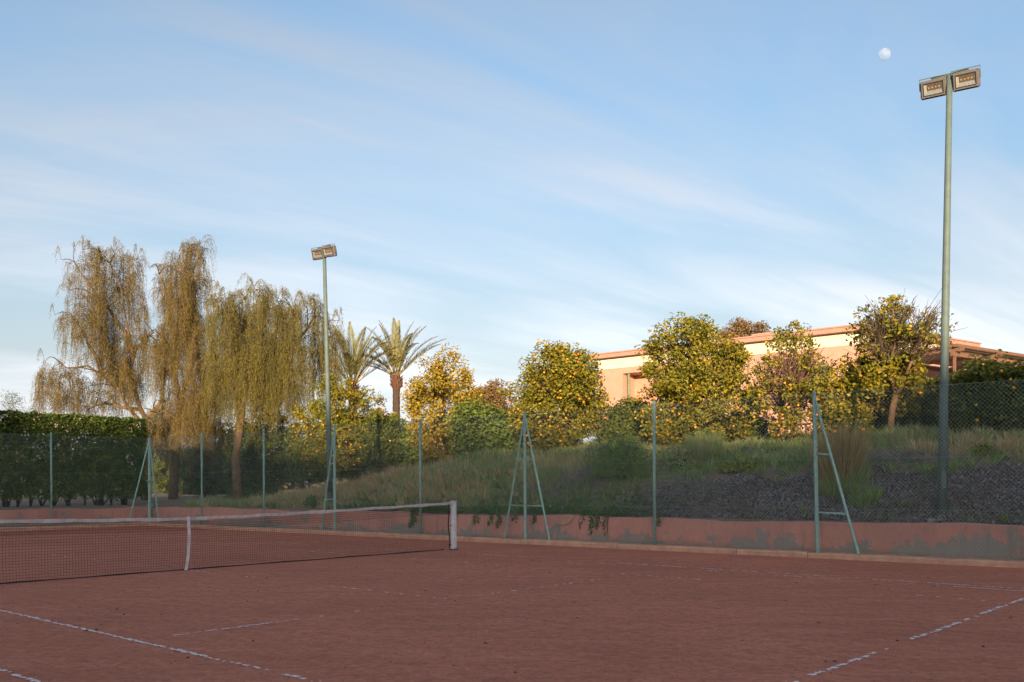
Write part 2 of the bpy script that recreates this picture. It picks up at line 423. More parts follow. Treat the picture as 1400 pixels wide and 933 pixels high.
M_RUST = mat('reddish_leaf', (0.28, 0.165, 0.07), .7, col2=(0.14, 0.10, 0.035), island=True, trans=.2)
k = NT('window_glass'); k.p.inputs['Base Color'].default_value = (.03, .04, .05, 1); k.p.inputs['Roughness'].default_value = .04; k.p.inputs['Specular IOR Level'].default_value = .9
M_GLASS = k.m
k = NT('lamp_glass')
tb_ = k.n('ShaderNodeBsdfTransparent'); gb_ = k.n('ShaderNodeBsdfGlossy'); gb_.inputs['Roughness'].default_value = .05
fr_ = k.n('ShaderNodeFresnel'); fr_.inputs[0].default_value = 1.45
mx_ = k.n('ShaderNodeMixShader'); k.l(fr_.outputs[0], mx_.inputs[0]); k.l(tb_.outputs[0], mx_.inputs[1]); k.l(gb_.outputs[0], mx_.inputs[2]); k.l(mx_.outputs[0], k.out.inputs['Surface'])
M_LGLASS = k.m
k = NT('moon_with_sky_glow')
e = k.n('ShaderNodeEmission'); e.inputs['Color'].default_value = (.19, .275, .38, 1); e.inputs['Strength'].default_value = 1.0  # sky-coloured glow put into the moon, standing in for bright air before it
d = k.n('ShaderNodeBsdfDiffuse'); mn = k.noise(.07, 5); k.l(k.mix(k.rng(mn, .4, .6), (.135, .13, .10), (.07, .068, .052)), d.inputs['Color'])
ad = k.n('ShaderNodeAddShader'); k.l(e.outputs[0], ad.inputs[0]); k.l(d.outputs[0], ad.inputs[1]); k.l(ad.outputs[0], k.out.inputs['Surface'])
M_MOON = k.m

# ------------------------------------------------------------------ ground, court, added shade ridge
def grid_mesh(name, ts, us, zf):
    T, U = np.meshgrid(ts, us, indexing='ij')
    P = F0[None, None] + T[..., None] * TD + U[..., None] * WD
    Z = zf(P[..., 0], P[..., 1])
    V = np.concatenate([P, Z[..., None]], -1).reshape(-1, 3)
    n, m = len(ts), len(us)
    i = np.arange(n - 1)[:, None] * m + np.arange(m - 1)[None]
    F = np.stack([i, i + 1, i + m + 1, i + m], -1).reshape(-1, 4)
    return mesh_from(name, V, F)
ts = np.concatenate([[-3000, -800, -200, -80, -40], np.arange(-24, 28.1, .5), [28.40, 28.56], np.arange(29, 45, .8), [50, 60, 80, 120, 300, 900, 4000]])
us = np.concatenate([[-3000, -800, -200, -60, -25, -10, -2], [.40, .56], np.arange(.8, 12, .4), np.arange(12.5, 40, 1.5), [45, 60, 90, 150, 400, 1200, 4000]])
ground = obj('ground', grid_mesh('ground', ts, us, ground_z), M_SOIL, smooth=True)
tag(ground, kind='structure')

mb = MB()
cs = [tu(T_END + .3, -40), tu(T_END + .3, .3), tu(-16, .3), tu(-16, -40)]
# clay sheet, gently uneven
def clay_z(x, y): return 0.006 * wob(x * .6, y * .6) * 0 + np.zeros_like(x)
court = obj('court', grid_mesh('court', np.linspace(-16, T_END + .3, 40), np.linspace(-40, .3, 36), clay_z), M_CLAY)
tag(court, kind='structure')

# unseen ridge added behind the camera, crest shaped to shade court, fence and bank
xs = np.concatenate([np.linspace(-320, -42, 140), np.linspace(-40, 22, 250), np.linspace(24, 320, 150)]); ys = np.concatenate([np.linspace(-70, -122, 14), np.linspace(-126, -260, 12)])
X, Y = np.meshgrid(xs, ys, indexing='ij')
rx = np.interp(X, [-320, -34, -31, -30, -28.3, -27.2, -24, -18, -13.5, -9.0, -4.8, -1, 1.5, 10, 320], [27, 25.3, 25.4, 27.3, 27.3, 25.5, 26.8, 25.3, 24.7, 24.1, 23.4, 23.2, 24.6, 25.2, 27])
rr = rx + .45 * wob(X * .8, X * .3) + .25 * wob(X * 2.7, X * .7)
prof = sstep((-70 - Y) / 50) * np.clip(1 - (-122 - Y) * .003 * (Y < -122), .3, 1)
Z = rr * prof - .3 + .15 * wob(X * 2, Y * 2) * prof
i = np.arange(len(xs) - 1)[:, None] * len(ys) + np.arange(len(ys) - 1)[None]
F = np.stack([i, i + 1, i + len(ys) + 1, i + len(ys)], -1).reshape(-1, 4)
shade_ridge = obj('shade_ridge', mesh_from('shade_ridge', np.stack([X, Y, Z], -1).reshape(-1, 3), F), M_SOIL, smooth=True)
tag(shade_ridge, kind='structure')

# worn chalk lines: short ragged flakes, missing where play has rubbed them out
def chalk(n0, s0, n1, s1, wear, width=.05, seed=1, stretches=None):
    rnd = random.Random(seed)
    a, b = ns(n0, s0), ns(n1, s1)
    L = (b - a).length; d = (b - a).normalized(); q = Vector((-d.y, d.x, 0))
    mb = MB(); x = 0.0
    while x < L:
        step = rnd.uniform(.025, .07)
        f = x / L
        w = wear
        if stretches:
            w = 1.0
            for (f0, f1, ww) in stretches:
                if f0 <= f <= f1: w = ww
        cl = .5 + .5 * math.sin(x * 2.3 + seed) * math.sin(x * .9 + seed * 2.1)
        if rnd.random() > w * (.7 + .5 * cl):
            w0 = width * rnd.uniform(.22, .60); off = rnd.uniform(-.014, .014)
            p = a + d * x + q * off
            e = step * rnd.uniform(.85, 1.5)
            poly = [p + q * w0 * rnd.uniform(.5, 1), p + d * e * .5 + q * w0 * rnd.uniform(.8, 1.1), p + d * e + q * w0 * rnd.uniform(.4, 1),
                    p + d * e - q * w0 * rnd.uniform(.4, 1), p + d * e * .5 - q * w0 * rnd.uniform(.7, 1.1), p - q * w0 * rnd.uniform(.5, 1)]
            zz = .004 + rnd.random() * .0025
            mb.add([(v.x, v.y, zz) for v in poly], [(5, 4, 3, 2, 1, 0)])
        if rnd.random() > w * .9 and rnd.random() < .55:
            p = a + d * (x + rnd.uniform(0, .05)) + q * rnd.gauss(0, width * .75); e = rnd.uniform(.004, .012)
            mb.add([(p.x - e, p.y - e * .5, .0042), (p.x + e * .4, p.y - e, .0042), (p.x + e, p.y + e * .6, .0042), (p.x - e * .3, p.y + e, .0042)], [(0, 1, 2, 3)])
        x += step
    return mb.build('line_marking', M_CHALK, court)
chalk(-4.115, 0, -4.115, 11.9, .1, .05, 3, [(0, .2, .9), (.2, .56, .03), (.56, .66, .12), (.66, .76, .62), (.76, .85, .8), (.85, 1, .95)])   # near singles line
chalk(-5.485, 0, -5.485, 11.9, .5, .05, 4, [(0, .6, .7), (.6, .755, .1), (.755, .8, .45), (.8, 1, .97)])
chalk(-4.115, 6.4, 4.115, 6.4, .5, .045, 5, [(0, .04, .9), (.04, .22, .28), (.22, .3, .9), (.3, .7, .985), (.7, 1, .97)])
chalk(-3, 11.885, 5.485, 11.885, .3, .055, 6, [(0, .18, .75), (.18, .24, .5), (.24, .34, .65), (.34, .44, .7), (.44, .56, .42), (.56, .66, .62), (.66, .82, .3), (.82, 1, .05)])
chalk(5.485, 11.885, 5.485, -11.885, .9, .045, 7, [(0, .05, .15), (.05, .12, .93), (.12, .16, .55), (.16, 1, .96)])
chalk(5.62, 12.6, 4.9, -.6, .9, .02, 8, [(0, .02, .5), (.02, 1, .985)])
chalk(4.115, 11.885, 4.115, -11.885, .9, .045, 9, [(0, .5, .985), (.5, 1, .93)])
chalk(0, 6.4, 0, -6.4, .9, .045, 10, [(0, .44, .97), (.44, .5, .6), (.5, 1, .93)])
chalk(-4.115, -6.4, 4.115, -6.4, .9, .045, 11, [(0, 1, .85)])
chalk(-5.485, -11.885, 5.485, -11.885, .9, .05, 12, [(0, 1, .8)])
# an older side line, further out, still legible in dashes
def px_line(pa, pb, width, seed, st):
    def grd(p):
        kx, m = ray(*p); d = -CAM_H / m
        r = np.array((kx * d, d)) - CC
        return float(r @ ND), float(r @ SD)
    (n0, s0), (n1, s1) = grd(pa), grd(pb)
    chalk(n0, s0, n1, s1, .5, width, seed, st)
px_line((640, 757), (1405, 806), .052, 21, [(0, .1, .55), (.1, .2, .88), (.2, .36, .985), (.36, .50, .3), (.50, .52, .95), (.52, .62, .35), (.62, .66, .9), (.66, .72, .5), (.72, .8, .75), (.8, .86, .25), (.86, .93, .3), (.93, 1, .45)])

# crumbs, dead leaves and ball-scuffed grit lying on the clay
rng = np.random.default_rng(5)
N = 4200
nn = rng.uniform(-9, 8.3, N); ss = rng.uniform(-14, 13.5, N)
nn[:1800] = rng.uniform(-6, 7, 1800); ss[:1800] = rng.uniform(2, 13, 1800)
cen = CC[None] + nn[:, None] * ND + ss[:, None] * SD
sz = rng.uniform(.003, .010, N) * np.where(rng.random(N) < .05, 2.6, 1)
an = rng.uniform(0, 6.28, N)
V = []; F = []
base = np.array([(-1, -.5, 0), (.2, -.8, 0), (1.1, .1, 0), (.1, .7, 0), (0, 0, .55)])
ca, sa = np.cos(an), np.sin(an)
VX = (base[None, :, 0] * ca[:, None] - base[None, :, 1] * sa[:, None]) * sz[:, None] + cen[:, 0:1]
VY = (base[None, :, 0] * sa[:, None] + base[None, :, 1] * ca[:, None]) * sz[:, None] + cen[:, 1:2]
VZ = base[None, :, 2] * sz[:, None] + .003 + np.zeros((N, 1))
V = np.stack([VX, VY, VZ], -1).reshape(-1, 3)
o5 = np.arange(N)[:, None, None] * 5
F = (np.array([(0, 1, 4), (1, 2, 4), (2, 3, 4), (3, 0, 4)])[None] + o5).reshape(-1, 3)
deb = obj('leaf_litter', mesh_from('leaf_litter', V, F), mat('dark_litter', (0.20, 0.09, 0.07), .9, col2=(0.07, 0.035, 0.03), island=True))
tag(deb, 'scattered dark crumbs and dead leaf bits on the red clay', 'litter', kind='stuff')

# ------------------------------------------------------------------ kerb and retaining walls
kerb = tag(bpy.data.objects.new('kerb', None), kind='structure'); COL.objects.link(kerb); kerb.location = tu(10, 0)
tag(kerb, 'low tan stone kerb under the chain-link fence', 'kerb')
rnd = random.Random(2)
def kerb_run(pf, t0, t1, joints):
    ends = [t0] + joints + [t1]
    for a, b in zip(ends[:-1], ends[1:]):
        p0, p1 = pf(a + .008, -.12), pf(b - .008, -.12); q = pf(a + .008, .26)
        h = .115 + rnd.uniform(-.008, .012)
        mb = MB()
        nseg = max(2, int((b - a) / .35))
        # gently worn top edge: ring sections along the stone
        sec = [(0.0, -.08), (0.0, h - .035), (.03, h), (.372, h + .004), (.372, -.08)]
        ax = (p1 - p0); wv = (q - p0).normalized()
        vs = []; fs = []
        for i in range(nseg + 1):
            f = i / nseg
            e = .012 if i in (0, nseg) else 0
            for j, (w, z) in enumerate(sec):
                dz = (rnd.uniform(-.008, .006) if z > 0 else 0) - (e if z > 0 else 0)
                v = p0 + ax * f + wv * (w + (rnd.uniform(-.006, .006) if j < 3 else 0)); vs.append((v.x, v.y, z + dz))
        m = len(sec)
        for i in range(nseg):
            for j in range(m - 1):
                fs.append((i * m + j, i * m + j + 1, (i + 1) * m + j + 1, (i + 1) * m + j))
        fs.append(tuple(range(m))[::-1]); fs.append(tuple(nseg * m + j for j in range(m)))
        mb.add(vs, fs)
        mb.build('kerb_stone', M_KERB, kerb)
def side(t, u, z=0.0): return tu(t, u, z)
def backrun(a, o, z=0.0):       # a = distance along the far end from the corner, o = outwards
    return tu(T_END + o, -a, z)
kerb_run(side, -12, T_END - .12, [-8, -4.4, -1.1, 3.0, 4.5, 7.4, 10.2, 12.1, 15.4, 17.0, 20.2, 23.9])
kerb_run(lambda t, u, z=0: backrun(t, u, z), -.26, 16, [3.2, 6.9, 10.1, 13])

def retaining(pf, t0, t1, label, seed):
    rnd = np.random.default_rng(seed)
    xs = np.arange(t0, t1 + .01, .25)
    n = len(xs)
    top = .675 + .022 * np.sin(xs * .8 + seed) + .014 * np.sin(xs * 2.1 + 1) + rnd.normal(0, .006, n)
    fo = .27 + .012 * np.sin(xs * 1.1) + rnd.normal(0, .003, n)
    sec_z = [0.02, .25, .45, 1.0, 1.03, 1.0, 0.02]
    V = []
    for i, x in enumerate(xs):
        for j, s in enumerate(sec_z):
            z = s if j < 3 else (0.02 if j == 6 else top[i] * 1.0 + (.012 if j == 4 else -.01))
            u = fo[i] + (rnd.normal(0, .003)) if j < 3 else [0, 0, 0, fo[i] + .012, fo[i] + .12, fo[i] + .24, fo[i] + .24][j]
            p = pf(x, u, z); V.append((p.x, p.y, p.z))
    m = 7; F = []
    for i in range(n - 1):
        for j in range(m - 1): F.append((i * m + j, i * m + j + 1, (i + 1) * m + j + 1, (i + 1) * m + j))
    F.append(tuple(range(m))[::-1]); F.append(tuple((n - 1) * m + j for j in range(m)))
    mb = MB(); mb.add(V, F)
    o = mb.build('retaining_wall', M_RENDER)
    return tag(o, label, 'wall', 'low rendered retaining walls round the court')
retaining(side, -12, T_END + .25, 'low salmon rendered wall with grey flaking patches holding up the planted bank', 1)
retaining(lambda t, u, z=0: backrun(t, u + .001, z), -.2, 16, 'low patchy salmon wall below the white-flowering hedge', 4)

# ------------------------------------------------------------------ chain-link fences
FH = 3.2
KZ = .11
def wire_panel(pf, a, b, z0, z1, pitch=.074, r=.0021, off=-.035):
    """diamond mesh of crossing wires filling a..b by z0..z1, at 'off' from the post line"""
    L, H = b - a, z1 - z0
    V = []; F = []
    for s in (1, -1):
        k0 = -H; kk = k0
        while kk < L:
            x0, x1 = kk, kk + H
            zz0, zz1 = 0.0, H
            if x0 < 0: zz0 = -x0; x0 = 0
            if x1 > L: zz1 = H - (x1 - L); x1 = L
            if x1 - x0 > .01:
                if s == 1: A, B = (x0, zz0), (x1, zz1)
                else: A, B = (L - x0, zz0), (L - x1, zz1)
                p, q = pf(a + A[0], off + s * .002, z0 + A[1]), pf(a + B[0], off + s * .002, z0 + B[1])
                d = (q - p).normalized(); e1 = d.orthogonal().normalized(); e2 = d.cross(e1)
                bi = len(V)
                for P in (p, q):
                    for g in range(3):
                        an = g * 2.0944; w = P + (e1 * math.cos(an) + e2 * math.sin(an)) * r; V.append((w.x, w.y, w.z))
                for g in range(3): F.append((bi + g, bi + (g + 1) % 3, bi + 3 + (g + 1) % 3, bi + 3 + g))
            kk += pitch
    return mesh_from('wire_mesh', V, F)
def rail(p, q, w, parent, name, matl=None, n=4):
    return MB().tube([p, q], w, n, ph=math.pi / 4).build(name, matl or M_POST, parent)
fence = thing('chain_link_fence', tu(10, 0, KZ), 'green chain-link fence with braced posts running below the planted bank', 'fence', 'chain-link fences round the court')
fence_b = thing('chain_link_fence', backrun(8, 0, KZ), 'green chain-link fence across the far end in front of the flowering hedge', 'fence', 'chain-link fences round the court')
def post(pf, t, parent, h=FH, r=.034, lean=(0, 0), square=False):
    p = pf(t, 0, KZ - .02)
    q = pf(t + lean[0], lean[1], h)
    o = MB().tube([p, q], r * (1.25 if square else 1), 4 if square else 8, ph=math.pi / 4 if square else 0).build('post', M_POST, parent, not square)
    MB().tube([q, q + Vector((0, 0, .03))], [r * 1.1, r * .6], 8).build('post_cap', M_POST, o)
    return o
def brace(pf, t, parent, h, legs, bars, lean=0.0, r=.03):
    """upright with raking legs (along-run, outwards) and flat crossbars"""
    o = post(pf, t, parent, h, .036, (lean, 0), square=True)
    top = pf(t + lean, 0, h - .06)
    ends = [pf(t + a, w, KZ) for a, w in legs]
    for e in ends: rail(e, top, r, o, 'brace_leg')
    up0 = pf(t, 0, KZ); up1 = pf(t + lean, 0, h)
    for f in bars:
        pts = [e + (top - e) * f for e in ends]
        if len(pts) == 1: pts.append(up0 + (up1 - up0) * f)
        rail(pts[0], pts[1], r * .8, o, 'crossbar')
    return o
posts_side = [-8.05, -4.45, -0.85, 2.85, 6.5, 10.16, 13.8, 17.38, 20.89, 24.47, 27.93]
for t in posts_side:
    if t == 2.85: brace(side, t, fence, FH, [(-.83, -.10)], (.25, .62), lean=.05)
    elif t == 10.16: brace(side, t, fence, FH + .02, [(.72, .06), (-.80, -.06)], (.27, .64))
    elif t == 17.38: brace(side, t, fence, FH + .02, [(.66, .02)], (.30, .64), lean=.0)
    elif t == 27.93:
        o = post(side, t, fence, FH, .05, square=True)
        for e_ in (tu(t - .62, 0, KZ), backrun(.78, 0, KZ)): rail(e_, tu(t, 0, FH - .03), .03, o, 'brace_leg')
        MB().box(tu(t - .09, -.09, 1.62), Vector((TD[0], TD[1], 0)) * .18, Vector((WD[0], WD[1], 0)) * .18, (0, 0, .05)).build('collar', M_POST, o)
        MB().box(tu(t - .09, -.09, .72), Vector((TD[0], TD[1], 0)) * .18, Vector((WD[0], WD[1], 0)) * .18, (0, 0, .05)).build('collar', M_POST, o)
    else: post(side, t, fence, FH + (-.02 if int(t) % 2 else .03))
for a, b in zip(posts_side[:-1], posts_side[1:]):
    obj('wire_mesh', wire_panel(side, a, b, KZ + .02, FH - .02), M_WIRE, fence)
for z in (KZ + .04, .95, 1.9, FH - .03):
    rail(tu(-8.05, -.045, z), tu(27.93, -.045, z), .0035, fence, 'tension_wire', M_WIRE, 3)
posts_back = [3.5, 7.05, 10.6, 14.1]
for a in posts_back: post(backrun, a, fence_b, FH + .05)
pb = [0.07] + posts_back
for a, b in zip(pb[:-1], pb[1:]):
    obj('wire_mesh', wire_panel(backrun, a, b, KZ + .02, FH - .02), M_WIRE, fence_b)
for z in (KZ + .04, 1.0, 1.9, FH - .03):
    rail(backrun(.07, -.045, z), backrun(14.1, -.045, z), .0035, fence_b, 'tension_wire', M_WIRE, 3)

# ------------------------------------------------------------------ tennis net
net = thing('tennis_net', ns(0, 0), 'black tennis net with white top band and centre strap across the clay court', 'tennis net')
def net_top(n):
    a = abs(n) / 6.3
    return .914 + .15 * (a ** 1.35)
NE = 6.24
ncord = MB()
def cord(p, q, r=.0019):
    d = (q - p).normalized(); e1 = d.orthogonal().normalized(); e2 = d.cross(e1); b = len(ncord.v)
    for P in (p, q):
        for g in range(3):
            a = g * 2.0944; w = P + (e1 * math.cos(a) + e2 * math.sin(a)) * r; ncord.v.append((w.x, w.y, w.z))
    for g in range(3): ncord.f.append((b + g, b + (g + 1) % 3, b + 3 + (g + 1) % 3, b + 3 + g))
def belly(n, f): return .035 * math.sin(f * math.pi) * math.sin(n * .9 + 1.0) + .012 * math.sin(n * 3.1 + f * 4)
def netp(n, f):
    z = .03 + (net_top(n) - .05) * f
    return ns(n, belly(n, f), z)
for i in range(int(2 * NE / .046) + 1):
    n = -NE + i * .046
    pts = [netp(n, f) for f in (0, .33, .66, 1)]
    for a, b in zip(pts[:-1], pts[1:]): cord(a, b)
for j in range(1, 21):
    f = j / 21
    pts = [netp(-NE + 2 * NE * i / 40, f) for i in range(41)]
    for a, b in zip(pts[:-1], pts[1:]): cord(a, b)
# doubled upper rows
for j in range(5):
    f = .985 - (j + .5) / 21
    pts = [netp(-NE + 2 * NE * i / 40, f) for i in range(41)]
    for a, b in zip(pts[:-1], pts[1:]): cord(a + Vector((0, 0, .004)), b + Vector((0, 0, .004)))
for i in range(int(2 * NE / .046)):
    n = -NE + (i + .5) * .046
    cord(netp(n, .76), netp(n, 1))
o = ncord.build('net_mesh', M_CORD, net); tag(o, kind='stuff')
def ribbon(name, fn, ns_, halfw, mtl, thick=.006):
    """band hung over the net: two faces and edges"""
    mb = MB(); vs = []; fs = []
    for n in ns_:
        c0, zt, zb = fn(n)
        for s, z in ((thick, zb), (thick * .8, zt - .004), (0, zt), (-thick * .8, zt - .004), (-thick, zb)):
            p = c0 + Vector((SD[0], SD[1], 0)) * s; vs.append((p.x, p.y, z))
    m = 5
    for i in range(len(ns_) - 1):
        for j in range(m): fs.append((i * m + j, (i + 1) * m + j, (i + 1) * m + (j + 1) % m, i * m + (j + 1) % m))
    fs += [tuple(range(m)), tuple((len(ns_) - 1) * m + j for j in range(m))[::-1]]
    mb.add(vs, fs); return mb.build(name, mtl, net)
rnd = random.Random(8)
nl = [-NE + 2 * NE * i / 90 for i in range(91)]
nl[-1] = 6.36; nl[0] = -6.36
ribbon('top_band', lambda n: (ns(n, belly(n, 1)), net_top(n) + .004 * math.sin(n * 5), net_top(n) - .055 - .006 * math.sin(n * 7.3)), nl, .03, M_TAPE)
ribbon('bottom_cord', lambda n: (ns(n, belly(n, 0)), .030 + .004 * math.sin(n * 4), .012), nl[1:-1], .03, M_CORD)
sp = [(0.0, .045, .89), (.02, .03, .5), (.05, .04, .2), (.07, .06, .012)]
mb = MB(); vs = []
for i in range(9):
    f = i / 8
    z = .925 - f * .912; s = .014 + .03 * math.sin(f * 3.1) * .4 + .05 * f * f; wv = .028 * (1 - .1 * f); dn = -.085 * f ** 3
    for a, b in ((-wv, s), (wv, s), (wv, s - .008), (-wv, s - .008)):
        p = ns(dn + a, b, z); vs.append((p.x, p.y, p.z))
fs = []
for i in range(8):
    for j in range(4): fs.append((i * 4 + j, i * 4 + (j + 1) % 4, (i + 1) * 4 + (j + 1) % 4, (i + 1) * 4 + j))
fs += [(3, 2, 1, 0), (32, 33, 34, 35)]
mb.add(vs, fs); mb.build('centre_strap', M_STRAP, net)
for sgn in (1, -1):
    p = ns(6.4 * sgn, 0)
    nv, sv = Vector((ND[0], ND[1], 0)), Vector((SD[0], SD[1], 0))
    pst = MB().box(p - nv * .05 - sv * .05, nv * .10, sv * .10, (0, 0, 1.065), .012).build('net_post', M_NETPOST, net)
    MB().box(p - nv * .065 - sv * .065 + Vector((0, 0, 1.066)), nv * .13, sv * .13, (0, 0, .022), .006).build('post_cap', M_NETPOST, pst)
    MB().box(p - nv * .075 - sv * .075, nv * .15, sv * .15, (0, 0, .02), .005).build('base_plate', M_BLACK, pst)
    pts = [ns(sgn * (6.25 + .022 * math.sin(z * 9)), .012 * math.sin(z * 5), z) for z in np.linspace(.05, 1.02, 14)]
    MB().tube(pts, .013, 6).build('side_band', M_CORD, net, True)
    for z in (1.0, .55, .12): MB().tube([ns(sgn * 6.25, 0, z), ns(sgn * 6.35, 0, z - .01)], .006, 5).build('lashing', M_CORD, net)

# ------------------------------------------------------------------ floodlight poles
def floodlight(name_root, c, face, up, right, s, parent):
    """housing, rim, black gasket, reflector, glass, four emitters; 'face' is the aim"""
    W, Hh, Dp = .46 * s, .33 * s, .11 * s
    def P(x, y, z): return c + right * x + up * y + face * z
    h = MB().box(P(-W / 2, -Hh / 2, -Dp), right * W, up * Hh, face * (Dp + .02), .022 * s).build('lamp_head', M_ALU, parent)
    for i in range(7):
        x = -W * .4 + i * W * .8 / 6
        MB().box(P(x - .006, -Hh * .38, -Dp - .045 * s), right * .012, up * Hh * .76, face * .05 * s).build('cooling_fin', M_ALU, h)
    def frame(x, y, t, z0, z1, nm, m):
        mb = MB()
        mb.box(P(-x, -y, z0), right * 2 * x, up * t, face * (z1 - z0)).box(P(-x, y - t, z0), right * 2 * x, up * t, face * (z1 - z0))
        mb.box(P(-x, -y + t, z0), right * t, up * (2 * y - 2 * t), face * (z1 - z0)).box(P(x - t, -y + t, z0), right * t, up * (2 * y - 2 * t), face * (z1 - z0))
        return mb.build(nm, m, h)
    frame(W * .44, Hh * .42, .022 * s, .021, .045, 'rim', M_ALU)
    frame(W * .395, Hh * .355, .020 * s, .0215, .041, 'gasket', M_BLACK)
    # tray-shaped reflector
    a, b = W * .355, Hh * .295
    vs = [P(-a, -b, .038), P(a, -b, .038), P(a, b, .038), P(-a, b, .038), P(-a * .7, -b * .25, .0225), P(a * .85, -b * .25, .0225), P(a * .85, b * .8, .0225), P(-a * .7, b * .8, .0225)]
    MB().add(vs, [(0, 1, 5, 4), (1, 2, 6, 5), (2, 3, 7, 6), (3, 0, 4, 7)]).build('reflector', M_REFL, h)
    MB().add([P(-a * .7, -b * .25, .0225), P(a * .85, -b * .25, .0225), P(a * .85, b * .8, .0225), P(-a * .7, b * .8, .0225)], [(0, 1, 2, 3)]).build('emitter_board', mat_dark, h)
    for i in range(4):
        x = -a * .45 + i * a * .36
        MB().tube([P(x, b * .25, .023), P(x, b * .25, .030)], .018 * s, 8).build('emitter', M_LED, h)
    MB().box(P(-a, -b, .0395), right * 2 * a, up * 2 * b, face * .003).build('lamp_glass', M_LGLASS, h)
    # stirrup bracket
    MB().tube([P(-W * .5 - .012, 0, -.04), P(-W * .5 - .012, Hh * .62, -.04), P(W * .5 + .012, Hh * .62, -.04), P(W * .5 + .012, 0, -.04)], .011, 5).build('bracket', M_POLE, h)
    for x in (-W * .44, W * .44):
        for y in (-Hh * .42, Hh * .42): MB().tube([P(x, y, .02), P(x, y, .05)], .012 * s, 6).build('screw', M_ALU, h)
    return h
mat_dark = mat('emitter_board', (0.10, 0.085, 0.075), .6, var=.2)
def light_pole(foot, topz, lean, r0, r1, label, aim, tilt, s, spread, yaw=0.0, boxed=False):
    root = thing('floodlight_pole', foot, label, 'light pole', 'floodlight poles behind the fence')
    top = Vector((foot.x + lean[0], foot.y + lean[1], topz))
    pts = [foot + (top - foot) * f for f in (0, .25, .5, .75, 1)]
    MB().tube(pts, [r0 + (r1 - r0) * f for f in (0, .25, .5, .75, 1)], 14).build('pole', M_POLE, root, True)
    pad = MB().box(foot + Vector((-.36, -.24, -.14)), (.72, 0, 0), (0, .48, 0), (0, 0, .13), .02).build('concrete_pad', M_CONC, root)
    MB().box(foot + Vector((-.16, -.16, -.01)), (.32, 0, 0), (0, .32, 0), (0, 0, .022), .004).build('base_plate', M_POLE, root)
    for sx in (-.12, .12):
        for sy in (-.12, .12): MB().tube([foot + Vector((sx, sy, .012)), foot + Vector((sx, sy, .05))], .014, 6).build('anchor_bolt', M_ALU, root)
    MB().box(foot + Vector((-.045, -r0 - .012, .55)), (.09, 0, 0), (0, .02, 0), (0, 0, .32), .004).build('hatch', M_BLACK if boxed else M_POLE, root)
    tdv = Vector((TD[0], TD[1], 0)); wdv = Vector((WD[0], WD[1], 0))
    ax = (tdv * math.cos(yaw) + wdv * math.sin(yaw)).normalized()
    MB().tube([top - ax * spread * 1.15 + Vector((0, 0, .0)), top + ax * spread * 1.15], .03, 6).build('crossarm', M_POLE, root)
    aimv = Vector((aim[0], aim[1], 0)).normalized()
    face = (aimv * math.cos(tilt) - Vector((0, 0, math.sin(tilt)))).normalized()
    for sg in (-1, 1):
        right = Vector((0, 0, 1)).cross(face).normalized() * -1
        right = face.cross(Vector((0, 0, 1))).normalized() * -1
        up = face.cross(right).normalized()
        if up.z < 0: up = -up
        c = top + ax * spread * sg - up * (.19 * s) + face * .10 + Vector((0, 0, .02 * s))
        floodlight('lamp', c, face, up, right, s, root)
    return root
pn = on_u(1287.5, 708, .95)
light_pole(Vector((pn.x, pn.y, pn.z)), 9.08, (.19, 0.0), .088, .052, 'tall grey-green floodlight pole on a concrete pad beside slate mulch', (-.55, -.83), math.radians(20), 1.0, .285)
pf_ = on_u(452, 697, .95)
light_pole(Vector((pf_.x, pf_.y, pf_.z)), 8.84, (-.16, 0), .088, .052, 'slim floodlight pole standing behind the half-braced post by the straw mound', (-.45, -.9), math.radians(16), 1.0, .26, boxed=True)

# ------------------------------------------------------------------ foliage builders
def leaf_mesh(name, C, L, Wd, rng, dirs=None, fold=.25, up_bias=.3):
    """one folded four-cornered leaf at each centre"""
    N = len(C)
    L = np.broadcast_to(L, (N,)) if np.ndim(L) == 0 else L
    Wd = np.broadcast_to(Wd, (N,)) if np.ndim(Wd) == 0 else Wd
    d = rng.normal(0, 1, (N, 3)) if dirs is None else dirs + rng.normal(0, .35, (N, 3))
    if dirs is None: d[:, 2] *= .7
    d /= np.linalg.norm(d, axis=1)[:, None]
    r = rng.normal(0, 1, (N, 3)); r[:, 2] += up_bias * 2
    s = np.cross(d, r); s /= np.linalg.norm(s, axis=1)[:, None] + 1e-9
    nrm = np.cross(s, d)
    h = d * (L / 2)[:, None]; w = s * (Wd / 2)[:, None]; f = nrm * (Wd * fold)[:, None]
    V = np.stack([C - h, C - h * .1 + w + f, C + h, C - h * .1 - w + f], 1).reshape(-1, 3)
    F = np.arange(N * 4).reshape(-1, 4)
    return mesh_from(name, V, F)
ICO_V = None
